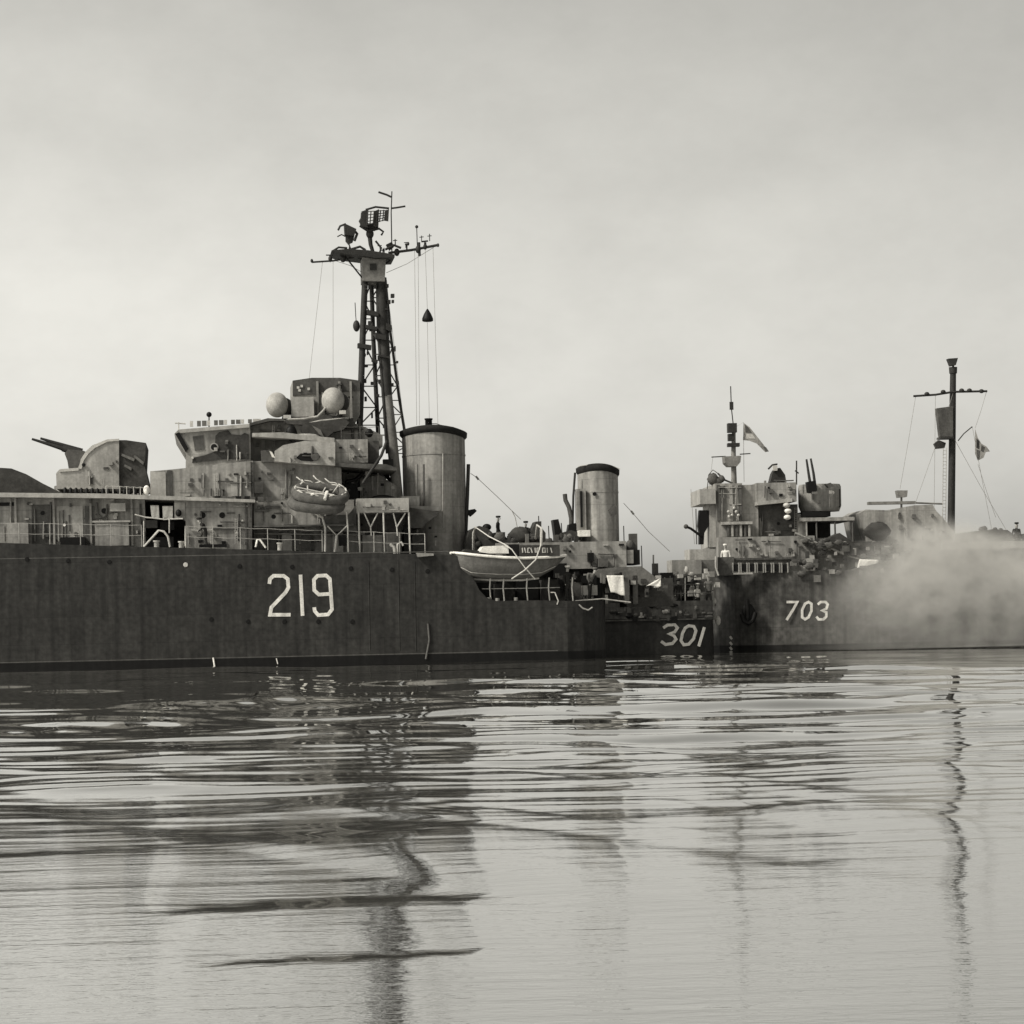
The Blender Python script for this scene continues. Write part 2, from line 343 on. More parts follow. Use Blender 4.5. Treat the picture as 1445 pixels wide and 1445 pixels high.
    mx = n.new('ShaderNodeMixShader'); mx.inputs[0].default_value = .55; l.new(P.outputs[0], mx.inputs[1]); l.new(gl.outputs[0], mx.inputs[2])
    l.new(mx.outputs[0], n['Material Output'].inputs['Surface'])
    me.materials.append(m)
    o = bpy.data.objects.new('water', me); C.objects.link(o); tag(o, kind='structure')
build_water()

# ================================================================== SHIP 219
S1 = thing('warship', 'dark destroyer with white number 219 on its side, lattice mast and two funnels', 'warship', F1, (0, 0, 0))
def X1(px, py=800, off=0): return F1.p(px, py, off).x
def Z1(px, py, off=0): return F1.p(px, py, off).z
st = []
xl = X1(0); z0 = Z1(0, 766); z6 = Z1(640, 783)
for d, hb, dz in [(46, .15, 2.2), (42, 1.2, 1.7), (34, 2.9, 1.1), (24, 4.4, .6), (12, 5.3, .2)]:
    st.append((xl-d, hb, z0+dz, .55+.45*min(1, (46-d)/34)))
for px in range(0, 641, 64):
    st.append((X1(px), 5.5, z0+(z6-z0)*px/640, 1))
for px, py in [(650, 786), (658, 797), (668, 815), (676, 832), (686, 843), (700, 848), (760, 847), (800, 848)]:
    st.append((X1(px, py), 5.5, Z1(px, py), 1))
xe = X1(800); ze = Z1(800, 848)
for u in (.3, .55, .75, .9, 1.0):
    st.append((xe+u*2.5, 5.5*math.sqrt(max(.02, 1-u**2.6)), ze, 1-.05*u))
H1 = loft_hull(F1, st, 5.5, 'hull', 'hull', S1)
# number
WN = .165
for g in ([(380, 824), (381, 817), (386, 812.5), (400, 812.5), (406, 817), (407, 829), (403, 836), (383, 857), (381, 867.5), (410, 867.5)],
          [(424, 811), (427, 869)],
          [(466, 838), (450, 839), (443.5, 833), (443, 818), (448, 812.5), (460, 812), (465.5, 817), (467, 838), (468.5, 860), (463, 867), (449, 868), (444, 862), (443.5, 857)]):
    obj('hull_number', MB(F1).stroke(g, WN, 0), 'number', H1)
# portholes of the hull
for px, py in [(38, 789), (96, 791), (154, 793), (338, 799), (412, 800), (495, 802), (553, 804), (603, 806), (298, 874), (350, 877), (401, 877), (449, 877), (497, 877)]:
    porthole(F1, px, py, 3.3, 0, H1)
porthole(F1, 262, 797, 3.4, 0, H1, m='pale')
# boot topping and the light line above it
def band(F, x0, x1, za, zb, off, m, name, parent):
    mb = MB(F); mb.slab([(x0, za), (x1, za), (x1, zb), (x0, zb)], off-.006, off+.02); return obj(name, mb, m, parent)
band(F1, xl-11, X1(785), .46, .50, 0, 'grey_d', 'waterline_stripe', H1)
band(F1, xl-11, X1(640), z0-.75, z0-.71, 0, 'grey_d', 'rubbing_strake', H1)
for px, y0, y1, wd in [(302, 928, 941, .04), (391, 929, 937, .022)]:
    obj('overflow_streak', MB(F1).tube([(px-1, y0), (px, (y0+y1)/2), (px+1, y1)], wd, -.03), 'white', H1)
tb('discharge_pipe', F1, [(604, 880), (606, 903), (601, 930)], .05, -.04, 'grey_d', H1)
for px in (520, 562, 585): tb('hull_rib', F1, [(px, 792), (px+2, 918)], .02, .0, 'hull', H1)

# forward deckhouse and gun deck
DH = bx('deckhouse', F1, (-240, 699, 205, 775), 1.6, 7.8, 'grey', S1)
pr('gun_deck', F1, [(-240, 693), (155, 696.5), (360, 705), (360, 709), (155, 703), (-240, 699)], 1.0, 9, 'grey_l', S1)
bx('door', F1, (80, 714, 117, 762), 1.55, .05, 'grey_l', DH)
bx('door', F1, (45, 712, 74, 768), 1.57, .03, 'grey_d', DH)
bx('vent_slot', F1, (-10, 709, 21, 714), 1.56, .04, 'black', DH)
bx('locker', F1, (155, 710, 177, 721.5), 1.25, .35, 'grey_l', DH)
bx('locker', F1, (120, 714, 133, 770), 1.5, .1, 'grey_d', DH)
bx('locker', F1, (134, 736, 182, 770), 1.3, .3, 'grey', DH)
bx('locker', F1, (10, 738, 40, 772), 1.2, .4, 'grey', DH)
bx('ledge', F1, (130, 734.5, 184, 737), 1.2, .4, 'grey_l', DH)
bx('locker', F1, (85, 758, 120, 772), .9, .6, 'black', DH)
tb('pipe', F1, [(136, 709), (138, 725), (145, 732), (150, 728), (151, 717)], .05, 1.5, 'grey_d', DH)
porthole(F1, 147, 721, 4, 1.55, DH)
porthole(F1, 60, 724, 3, 1.55, DH)
porthole(F1, 91, 741, 2.2, 1.5, DH, m='white')
for px in (22, 76, 128, 186): bx('frame_post', F1, (px-1.5, 700, px+1.5, 770), 1.45, .15, 'grey', DH)
# gun turret
GT = pr('gun_turret', F1, [(80, 690), (79, 668), (84, 662.5), (110, 661), (114, 650), (120, 641), (129, 631), (150, 622), (168, 620), (168, 690)], 3.0, 5, 'grey_l', S1)
pr('rear_screen', F1, [(168, 690), (168, 621), (178, 621), (206, 625), (204, 658), (209, 678), (212, 690)], 3.1, 4.8, 'canvas', GT)
pr('roof_flange', F1, [(111, 661), (114, 648), (121, 637), (130, 628.5), (151, 620), (168, 619), (168, 622), (152, 623), (134, 632), (125, 640), (118, 650), (115, 662)], 2.94, .08, 'pale', GT)
pr('apron_flange', F1, [(84, 662), (111, 660), (111, 664), (84, 666)], 2.94, .1, 'pale', GT)
pr('gun_mantlet', F1, [(97, 662), (95, 650), (91, 640), (96, 634), (118, 636), (126, 640), (116, 662)], 4.3, 2.4, 'grey_d', GT)
obj('gun_barrel', MB(F1).tube([(45, 619.5), (76, 629), (110, 640)], .055, 4.6, 8, .13), 'steel', GT)
obj('gun_barrel', MB(F1).tube([(57, 618.5), (84, 627), (116, 637)], .055, 6.2, 8, .14), 'steel', GT)
obj('barrel_sleeve', MB(F1).tube([(88, 632.5), (112, 640)], .15, 4.6, 8, .2), 'steel', GT)
bx('hatch', F1, (124, 672, 131, 683), 2.95, .06, 'grey_d', GT)
bx('sight_port', F1, (146, 659, 153, 662), 2.95, .06, 'grey_d', GT)
porthole(F1, 118, 656, 2.6, 2.9, GT)
for i, (x0, y0, x1, y1) in enumerate([(172, 640, 190, 647), (176, 655, 186, 660), (190, 642, 203, 652)]):
    pr('canvas_fold', F1, [(x0, y0), (x1, y1), (x1-1, y1+4), (x0-1, y0+3)], 2.98, .15, 'canvas_m', GT)
obj('turret_ring', MB(F1).lathe(F1.p(142, 694, 5.5)-Vector((0, 0, 0)), [(2.2, -.1), (2.2, .28)], 28), 'grey', S1)
sh = None
for i in range(15):
    c = F1.p(92+7.6*i, 692.2+i*.22, 1.35)
    if sh is None: sh = obj('ready_shell', MB(F1).lathe(c, [(.085, -.13), (.085, .08), (.03, .15)], 8), 'black', S1); c0 = c
    else: dup(sh, S1, c-c0)
rail(F1, [(150, 696), (208, 698.5)], 1.05, S1, h=.35, step=.3, rows=1, m='pale', name='shell_rack')
obj('ventilator', MB(F1).ball(F1.p(207, 692, 1.2), .16, .16, .24), 'white', S1)
# recess under the gun deck and its A frame
bx('recess_wall', F1, (205, 706, 268, 775), 4.4, 4, 'canvas', S1)  # wall coloured dark for the shade under the gun deck
AF = obj('boat_davit', MB(F1).tube([(203, 772), (224, 748.5), (231, 750), (237, 757), (240, 772)], .055, .5), 'pale', S1)
tb('cross_bar', F1, [(190, 726), (205, 730), (232, 733), (258, 732)], .035, 1.0, 'pale', AF)
tb('upright', F1, [(203, 735), (203, 772)], .03, .9, 'pale', AF)
tb('upright', F1, [(239, 732), (239, 752)], .03, .9, 'pale', AF)
bx('winch', F1, (197, 734, 222, 745), 1.6, .9, 'canvas', S1)
bx('winch', F1, (226, 736, 246, 748), 1.9, .9, 'black', S1)
bx('stowage_box', F1, (190, 758, 245, 772), 1.8, 1.2, 'black', S1)
obj('mushroom_vent', MB(F1).ball(F1.p(252, 724, 1.2), .14, .14, .17), 'black', S1)
tb('stanchion', F1, [(262, 744), (262, 771)], .04, .2, 'white', S1)

# middle deckhouse
DM = pr('deckhouse', F1, [(246, 706), (356, 708), (356, 778), (262, 778), (262, 735), (246, 722)], 1.4, 8, 'grey', S1)
for px, r_ in ((286, 4.2), (313.5, 4.2)): porthole(F1, px, 727, r_, 1.4, DM)
bx('rain_gutter', F1, (283, 721, 298, 722.6), 1.3, .15, 'grey_d', DM)
bx('rain_gutter', F1, (320, 723, 331, 724.6), 1.3, .15, 'grey_d', DM)
bx('ledge', F1, (300, 744.5, 352, 746.5), 1.3, .15, 'grey_d', DM)
bx('door', F1, (246, 709, 261, 731), 1.36, .06, 'grey_l', DM)
for px in (347, 354): bx('frame_post', F1, (px-1.2, 709, px+1.2, 778), 1.3, .12, 'grey_d', DM)
bx('fender_bar', F1, (281, 768, 320, 772), .5, .4, 'black', S1)
DA = bx('deckhouse', F1, (358, 706, 500, 742), 1.7, 7.6, 'grey', S1)
porthole(F1, 386, 729, 3.2, 1.7, DA)
for r_ in [(360, 719, 378, 722), (374, 714, 395, 717), (400, 739.5, 418, 742)]: bx('pipe_bracket', F1, r_, 1.5, .22, 'grey_d', DA)
bx('deck_ledge_shadow', F1, (358, 740.5, 500, 743), 1.2, .8, 'grey_d', S1)  # ledge strip in dark grey, painting in the shadow beneath it
bx('deckhouse', F1, (358, 743, 505, 782), 2.7, 6, 'grey', S1)
for px in (375, 398, 425, 470): bx('locker', F1, (px, 752, px+14, 781), 2.3, .4, 'grey_d' if px % 2 else 'grey_l', S1)
tb('hand_rail', F1, [(358, 753), (505, 755)], .03, 2.2, 'grey_l', S1)

# bridge tiers
B2 = pr('bridge_deckhouse', F1, [(212, 665), (236, 663), (256, 661), (357, 650), (357, 706), (212, 706)], 1.7, 7.4, 'grey', S1)
bx('door', F1, (236, 664, 243, 700), 1.65, .08, 'grey_d', B2)
bx('panel', F1, (213, 666, 234, 704), 1.62, .1, 'grey_l', B2)
for px in (300, 326): bx('panel', F1, (px, 668, px+9, 700), 1.66, .06, 'grey_l', B2)
for px in (268, 280, 318, 340): bx('scuttle', F1, (px, 675, px+4, 679), 1.66, .06, 'grey_d', B2)
for px in (290, 303, 312, 322, 333, 345, 352, 364, 376):
    bx('deck_locker', F1, (px, 700+(px % 3), px+8, 708), 1.2, .35, 'black' if px % 2 else 'grey_d', S1)
B3 = pr('bridge', F1, [(262, 662), (262, 652), (263, 640), (246, 612), (252, 606), (353, 599), (354, 655)], 1.9, 7, 'grey', S1)
pr('flare_shade', F1, [(247, 612), (253, 610), (266, 633), (262, 638)], 1.8, 3, 'black', B3)  # black strip paints the shaded underside of the bridge flare
pr('canvas_dodger', F1, [(304, 615), (309, 610), (322, 607), (327, 613), (340, 614), (345, 611), (351, 613), (351, 648), (318, 648), (271, 653), (272, 646), (290, 642), (303, 637)], 1.84, .08, 'canvas', B3)
pr('canvas_dodger', F1, [(272, 616), (287, 614), (288, 634), (275, 636)], 1.86, .06, 'grey_d', B3)
porthole(F1, 302, 631, 4.6, 1.8, B3, rim='grey_l')
pr('parapet', F1, [(252, 606), (352, 598), (352, 603), (254, 611)], 1.7, .25, 'grey_l', B3)
for i in range(11):
    px = 268+8*i+(i*5 % 3)
    bx('windscreen', F1, (px, 594-i*.25, px+4.5+(i % 3), 602-i*.5), 2.0, .12, 'canvas_m' if i % 3 else 'pale', B3)
obj('wind_vane', MB(F1).tube([(252, 610), (252, 596)], .025, 2.5).tube([(247, 597), (262, 598)], .03, 2.5), 'pale', B3)
obj('compass_head', MB(F1).ball(F1.p(295, 585, 5), .13).tube([(295, 586), (295, 604)], .03, 5), 'black', B3)
B4 = pr('bridge_house', F1, [(353, 597), (376, 591), (398, 592), (440, 594), (505, 598), (540, 614), (540, 630), (353, 660)], 3.1, 5, 'grey', S1)
pr('upper_ledge', F1, [(352, 597), (378, 590), (400, 591), (400, 594), (380, 594), (352, 601)], 2.5, .7, 'grey_d', B4)
bx('hand_rail_box', F1, (357, 591, 368, 596), 2.7, .4, 'pale', B4)
pr('sponson_top', F1, [(356, 611), (400, 610), (430, 614), (472, 618), (472, 625), (410, 619), (356, 616)], 1.3, 3, 'grey_l', B4)
BW = pr('bridge_wing', F1, [(388, 636), (400, 628), (430, 622), (473, 624), (473, 657), (430, 655), (388, 651)], 1.1, 3, 'grey_l', S1)
pr('lamp_port', F1, [(418, 646), (424, 640), (448, 639), (452, 644), (449, 649), (440, 651), (425, 650)], 1.06, .08, 'black', BW)
obj('signal_lamp', MB(F1).lathe(F1.p(445, 645, .9), [(.18, -.1), (.18, .15)], 16, axis='y'), 'grey_d', BW)
bx('chart_house', F1, (356, 650, 482, 708), 2.0, 6, 'grey', S1)
pr('flag_locker', F1, [(368, 636), (382, 634), (390, 645), (388, 652), (369, 652)], 1.7, 1.3, 'grey_d', S1)
pr('awning_flap', F1, [(380, 636), (384, 638), (388, 646), (384, 645)], 1.6, .1, 'white', S1)
bx('locker', F1, (359, 680, 371, 696), 1.5, .6, 'canvas', S1)
bx('bulkhead_post', F1, (354, 652, 358, 706), 1.7, .4, 'grey_d', S1)
BR = bx('signal_deckhouse', F1, (473, 620, 519, 653), 1.5, 6, 'grey', S1)
bx('signal_deckhouse', F1, (519, 622, 535, 653), 2.2, 5, 'grey_d', S1)
pr('signal_deck', F1, [(473, 653), (545, 655), (560, 660), (560, 664), (473, 658)], 1.2, 7, 'grey_d', S1)
rail(F1, [(482, 620), (535, 620)], 1.6, BR, h=.6, step=.9, rows=2, m='grey_d')
bx('recess_wall', F1, (482, 658, 532, 706), 5, 3, 'grey', S1)
bx('stowage_box', F1, (484, 682, 506, 704), 3.3, 1.5, 'black', S1)
pr('winch', F1, [(508, 676), (535, 670), (560, 686), (560, 704), (508, 704)], 4, 2, 'grey', S1)
tb('pipe', F1, [(488, 680), (502, 677), (512, 668)], .09, 3, 'black', S1)
obj('ventilator', MB(F1).ball(F1.p(540, 705, 2.2), .65, .5, .22), 'black', S1)
# gunnery director, radomes
DT = pr('director_tower', F1, [(413, 537), (440, 533), (480, 533), (508, 537), (508, 585), (500, 600), (413, 596)], 4.0, 3.6, 'grey', S1)
pr('dark_band', F1, [(413, 537), (440, 533), (480, 533), (508, 537), (508, 551), (413, 558)], 3.94, .06, 'grey_d', DT)
for px, py in ((419, 545), (424, 543), (434, 547), (421, 549)): bx('label_plate', F1, (px, py, px+3.5, py+3.5), 3.88, .06, 'pale', DT)
bx('optic_box', F1, (411, 560, 443, 588), 3.2, .8, 'grey_l', DT)
for px in (447, 478, 494): bx('side_rib', F1, (px, 538, px+3, 595), 3.8, .2, 'grey', DT)
for (px, py, r_, off) in ((391, 571.5, 17, 3.4), (470, 565, 17.5, 2.6)):
    sc_ = F1.scale(px, py, off); c = F1.p(px, py, off)
    rd = obj('radome', MB(F1).ball(c, r_*sc_*.93, r_*sc_, r_*sc_*1.05, 32), 'radome', S1)
    obj('radome_yoke', MB(F1).tube3([c+Vector((.42, 0, -.35)), c+Vector((.3, 0, -.75)), c+Vector((0, 0, -1.0))], .12, 8).ball(c+Vector((.4, .25, -.1)), .38, .4, .46), 'steel', rd)
    bx('cable_box', F1, (px+9, py+14, px+18, py+19), off-.5, .4, 'pale', rd)
pr('director_platform', F1, [(402, 592), (440, 590), (455, 584), (462, 586), (490, 588), (498, 592), (505, 604), (470, 604), (436, 600), (402, 598)], 2.8, 4.2, 'grey_d', S1)
tb('conduit', F1, [(406, 592), (430, 591), (448, 588), (456, 580), (462, 572)], .06, 2.4, 'grey_l', S1)
tb('conduit', F1, [(436, 598), (452, 594), (475, 592), (492, 590)], .06, 2.4, 'grey_l', S1)
for px, py, rx, rz in ((411, 611, .27, .38), (521, 611, .2, .2)):
    obj('covered_instrument', MB(F1).ball(F1.p(px, py, 2.2), rx, rx, rz, 16, .06), 'black', S1)
pr('canvas_cover', F1, [(424, 603), (430, 597), (446, 595), (470, 592), (486, 590), (493, 596), (485, 606), (470, 610), (463, 616), (461, 623), (440, 624), (429, 617)], 2.2, 1.2, 'canvas', S1)
pr('canvas_fold', F1, [(440, 600), (452, 606), (458, 618), (450, 612)], 2.1, .3, 'canvas_m', S1)
obj('covered_instrument', MB(F1).ball(F1.p(430, 617, 2.3), .75, .4, .18, 16, .05), 'grey_l', S1)
for px in (497, 507): tb('support_post', F1, [(px, 590), (px+1, 622)], .06, 3, 'grey_d', S1)
tb('stay_bar', F1, [(483, 606), (512, 605)], .05, 3, 'grey_d', S1)

# carrier platform by the funnel
PB = bx('raft_platform', F1, (504, 703, 577, 723), .7, 2.4, 'grey_l', S1)
pr('funnel_bracket', F1, [(577, 716), (619, 722), (617, 727), (602, 737), (596, 745), (577, 745)], 1.2, 2.5, 'canvas', S1)
pr('funnel_step', F1, [(566, 700), (592, 700), (592, 714), (622, 715), (620, 721), (577, 720), (566, 712)], 2.2, 1.5, 'grey', S1)
for px in (506, 541, 577): tb('leg', F1, [(px, 723), (px+2, 784)], .045, .75, 'pale', PB)
for x0, x1, xm in ((514, 533, 523), (555, 572, 560)):
    obj('brace', MB(F1).tube([(x0, 724), (xm, 744), (xm+1, 756)], .035, .8).tube([(x1, 724), (xm, 744)], .035, .8), 'pale', PB)
bx('recess_wall', F1, (505, 723, 600, 784), 3.4, 4, 'canvas_m', S1)  # shade under the platform put into the wall's darker colour
for r_, m_ in (((545, 752, 566, 780), 'grey'), ((582, 755, 598, 778), 'canvas'), ((512, 755, 540, 783), 'grey'), ((570, 740, 580, 783), 'black')): bx('stowage_box', F1, r_, 2.2, .9, m_, S1)
obj('fire_hose', MB(F1).tube([(561, 785), (561, 768), (566, 765), (569, 770)], .05, .5).tube([(550, 768), (556, 772), (558, 785)], .08, .5), 'pale', S1)
tb('boom', F1, [(512, 682), (538, 643), (546, 622)], .07, 1.0, 'steel', S1)
pr('companion_step', F1, [(588, 780), (612, 781), (612, 784), (590, 786)], -.35, .5, 'grey', S1)

# forward funnel
def funnel(F, parent, xl, xr, ytl, ytm, yb, off, ey, capm, cr=.17):
    xm = (xl+xr)/2; r = (xr-xl)/2*F.scale(xm, ytm, off); base = F.p(xm, yb, off); top = F.p(xm, ytl, off); H = top.z-base.z
    mb = MB(F); n = 40; prof = [(1.04, 0), (1.0, .12), (1.0, .5), (1.0, .93), (1.0, 1.0)]
    fu = obj('funnel', mb.lathe(base, [(r*a, H*b) for a, b in prof], n, ey, crown=(H*.99, cr, cr*.45)), 'grey', parent)
    obj('funnel_cap', MB(F).lathe(Vector((base.x, base.y, top.z-.22)), [(r*1.01, 0), (r*1.07, .1), (r*1.08, .30), (r*.98, .36)], n, ey, crown=(-1, cr, cr*.45)), capm, fu)
    obj('funnel_band', MB(F).lathe(Vector((base.x, base.y, top.z-1.1)), [(r*1.015, 0), (r*1.015, .07)], n, ey), 'grey', fu)
    return fu, base, top, r
FN, fb, ft, fr = funnel(F1, S1, 571, 659, 613, 607, 795, 5.5, 1.35, 'soot')
obj('steam_pipe', MB(F1).lathe(F1.p(605, 605, 4.6), [(.17, -.3), (.17, .42), (.2, .43), (.2, .5)], 14), 'soot', FN)
obj('steam_pipe', MB(F1).lathe(F1.p(641, 609, 4.6), [(.09, -.2), (.09, .16)], 10), 'soot', FN)
tb('cap_rail', F1, [(600, 598), (616, 598), (622, 600), (640, 603), (648, 607)], .02, 4.6, 'grey_d', FN)
tb('exhaust_pipe', F1, [(661, 655), (659.5, 700), (656, 780)], .09, 4.6, 'steel', FN)
tb('exhaust_pipe', F1, [(588, 655), (588, 760)], .07, 3.2, 'grey', FN)
tb('ladder', F1, [(625, 640), (625, 745)], .03, 3.0, 'grey_l', FN)
pr('siren', F1, [(659, 720), (670, 718), (673, 721), (668, 726), (664, 729), (659, 724)], 4.6, .3, 'black', FN)
tb('siren_pipe', F1, [(598, 655), (598, 720), (606, 730)], .045, 2.9, 'grey_d', FN)

# lattice mast
LM = MB(F1)
mo = 5.0
def leg(pts, r0, r1, mb=None): (mb or LM).tube3([F1.p(*p) for p in pts], r0, 8, r1)
legs = {'a': [(515, 395, mo), (512, 470, mo-.2), (509, 560, mo-.5), (507, 615, mo-.7)],
        'b': [(524, 395, mo+1), (527, 480, mo+1.3), (531, 560, mo+1.6), (534, 620, mo+1.8)],
        'd': [(544, 395, mo+1), (551, 470, mo+1.2), (563, 560, mo+1.6), (572, 615, mo+2), (574, 640, mo+2)]}
leg(legs['a'], .15, .16); leg(legs['b'], .11, .11); leg(legs['d'], .065, .075)
leg([(533, 395, mo), (534, 470, mo-.1), (541, 560, mo-.4), (546, 640, mo-.6)], .10, .06)
mast = obj('lattice_mast', LM, 'steel', S1)
obj('mast_tube', MB(F1).tube3([F1.p(538, 392, mo), F1.p(540, 440, mo), F1.p(546, 560, mo-.2)], .26, 12, .26), 'steel', mast)
obj('mast_tube', MB(F1).tube3([F1.p(546, 558, mo-.2), F1.p(553, 620, mo-.35), F1.p(561, 702, mo-.5)], .255, 12, .27), 'steel_g', mast)
def at(L_, y):
    for p, q in zip(L_, L_[1:]):
        if p[1] <= y <= q[1]:
            t = (y-p[1])/(q[1]-p[1]); return tuple(a+(b-a)*t for a, b in zip(p, q))
    return L_[-1]
tubl = [(539, 392, mo), (546, 560, mo-.2), (561, 702, mo-.5)]
def braces(A, B, ys, r, name):
    for i in range(len(ys)-1):
        mb = MB(F1); p, q = at(A, ys[i]), at(B, ys[i+1]); s_, t_ = at(B, ys[i]), at(A, ys[i+1])
        mb.tube([p, q] if i % 2 else [s_, t_], r); mb.tube([at(A, ys[i+1]), at(B, ys[i+1])], r*.8)
        obj(name, mb, 'steel' if ys[i] < 560 else 'steel_g', mast)
braces(legs['a'], legs['b'], [398, 425, 450, 480, 515, 545, 575, 600, 614], .035, 'brace')
braces(legs['b'], tubl, [398, 420, 445, 470, 500, 530, 560, 590, 614], .035, 'brace')
braces(tubl, legs['d'], [440, 465, 490, 515, 545, 565, 585, 610, 630, 640], .03, 'brace')
tb('support_strut', F1, [(537, 662), (556, 684)], .09, mo, 'steel', mast)
bx('junction_box', F1, (541, 648, 555, 664), mo-.9, .5, 'steel', mast)
for r_ in ((516, 458, 532, 466), (505, 484, 524, 493), (530, 470, 545, 480), (518, 437, 534, 446), (545, 456, 553, 468), (525, 505, 533, 512), (500, 560, 509, 564), (536, 500, 550, 506)):
    pr('junction_box', F1, [(r_[0], r_[1]), (r_[2], r_[1]+3), (r_[2], r_[3]), (r_[0], r_[3]-3)], mo-.5, .5, 'steel', mast)
obj('mast_lamp', MB(F1).ball(F1.p(503, 460, mo), .17, .17, .28), 'steel', mast)
tb('lamp_bracket', F1, [(501, 427), (502, 446), (503, 458), (513, 462)], .02, mo, 'steel', mast)
pr('mast_head', F1, [(511, 357), (545, 358), (543, 397), (512, 396)], mo-.5, 1.6, 'steel_g', mast)
bx('hatch', F1, (522, 372, 531, 381), mo-.56, .08, 'steel', mast)
pl = pr('mast_platform', F1, [(468, 353), (490, 351), (520, 353), (557, 359), (557, 363), (530, 364), (512, 361), (480, 357)], mo-.9, 2.4, 'steel', mast)
for p_ in ([(488, 363), (511, 392)], [(556, 362), (545, 372)], [(490, 362), (495, 357)]): tb('platform_strut', F1, p_, .04, mo, 'steel', mast)
ya = obj('yardarm', MB(F1).tube([(440, 370, mo), (470, 368, mo), (500, 363, mo)], .045).tube([(548, 357, mo), (580, 353, mo), (617, 346, mo)], .065, n=8), 'steel', mast)
for px, py, r_ in ((440, 368, .07), (466, 365, .1), (484, 364, .16), (560, 356, .14), (590, 352, .14), (600, 348, .1), (618, 346, .07)): obj('insulator', MB(F1).ball(F1.p(px, py, mo), r_, r_, r_*1.4, 10), 'steel', mast)
obj('dipole', MB(F1).tube([(465, 360), (466, 370)], .025, mo).tube([(460, 360), (470, 360)], .03, mo), 'steel', mast)
obj('dipole', MB(F1).tube([(588, 320), (589, 352)], .022, mo).ball(F1.p(588, 320, mo), .08), 'steel', mast)
obj('dipole', MB(F1).tube([(600, 342), (600, 352)], .06, mo).tube([(595, 341), (604, 340)], .04, mo), 'steel', mast)
obj('dipole', MB(F1).tube([(591, 342), (592, 361)], .07, mo), 'steel', mast)
obj('dipole', MB(F1).tube([(574, 345), (574, 354)], .04, mo), 'steel', mast)
# radar aerials
ra = obj('radar_pedestal', MB(F1).tube([(526, 355, mo), (523, 345, mo), (522, 335, mo)], .09, r1=.11).ball(F1.p(522, 330, mo), .19, .19, .24), 'steel', mast)
mb = MB(F1)
for i in range(9):                                   # curved mesh reflector: bars on an arc
    t = i/8; px = 510+36*t; off = mo-.7*math.sin(math.pi*t); y0 = 296+3*math.sin(math.pi*(1-t))*(1-t)+(4 if i == 0 else 0); y1 = 320-9*t
    mb.tube3([F1.p(px, y0, off), F1.p(px-1.5, y1, off)], .03, 5)
for k in range(5): mb.tube3([F1.p(510+36*i/8-.3*k, 297+k*(5.2-2.0*i/8)+(1-i/8)*2, mo-.7*math.sin(math.pi*i/8)) for i in range(9)], .022, 5)
rf = obj('radar_reflector', mb, 'steel', mast)
for (x0, x1) in ((511, 520), (528, 535), (543, 549)):
    pr('reflector_panel', F1, [(x0, 298), (x1, 295), (x1-1, 312 if x0 > 540 else 321), (x0-3 if x0 < 515 else x0-1, 311 if x0 > 540 else 319)], mo-.45, .1, 'steel', rf)
obj('radar_gearbox', MB(F1).prism([(515, 315), (534, 315), (530, 324), (517, 322)], mo-.2, .5), 'steel', ra)
pr('lantern', F1, [(486, 315), (503, 323), (500, 333), (487, 331)], mo-.3, .7, 'steel', mast)
obj('lantern_stand', MB(F1).prism([(488, 331), (500, 333), (498, 341), (493, 343), (496, 352), (498, 354), (492, 354), (493, 345), (488, 339)], mo-.1, .4), 'steel', mast)
tb('aerial', F1, [(476, 334), (482, 331), (486, 333)], .03, mo, 'steel', mast)
obj('top_pole', MB(F1).tube([(553, 270), (552, 300), (553, 356)], .028, mo), 'steel', mast)
tb('aerial', F1, [(534, 271), (546, 275), (552, 278)], .05, mo, 'steel', mast)
tb('aerial', F1, [(552, 294), (560, 293), (572, 291)], .045, mo, 'steel', mast)
pr('pole_lamp', F1, [(545, 345), (553, 341), (556, 348), (550, 353)], mo-.1, .3, 'steel', mast)
for pts, r_ in (([(512, 306), (508, 312), (513, 322)], .07), ([(516, 296), (530, 292), (549, 294)], .05), ([(508, 318), (520, 326), (534, 322)], .08), ([(488, 316), (480, 319), (477, 325)], .05), ([(497, 322), (504, 330), (500, 340)], .07),
               ([(534, 322), (541, 327), (538, 332)], .05), ([(530, 340), (538, 350), (536, 356)], .05), ([(544, 352), (556, 346), (566, 350)], .06), ([(470, 354), (478, 349), (490, 350)], .05), ([(495, 352), (508, 348), (516, 353)], .06)):
    tb('aerial_fitting', F1, pts, r_, mo-.2, 'steel', mast)
# halyards
hl = MB(F1)
for (x0, y0, x1, y1) in ((600, 350, 603, 436), (603, 455, 606, 600), (611, 350, 618, 600), (590, 355, 592, 600), (470, 368, 470, 600), (455, 370, 430, 590), (585, 354, 588, 600), (545, 398, 572, 612)):
    hl.tube([(x0, y0), ((x0+x1)/2, (y0+y1)/2), (x1, y1)], .009, mo, 4)
obj('halyards', hl, 'wire', mast)
obj('yard_stay', MB(F1).tube([(545, 385, mo), (575, 372, mo), (612, 349, mo)], .012, n=4).tube([(512, 385, mo), (495, 375, mo), (470, 367, mo)], .012, n=4), 'wire', mast)
DS = obj('day_shape', MB(F1).lathe(F1.p(603.5, 453, mo), [(.2, -.03), (.27, 0), (.27, .12), (.18, .34), (.05, .56), (.01, .6)], 20), 'black')
tag(DS, 'small black cone hanging from a halyard right of the lattice mast', 'signal shape')

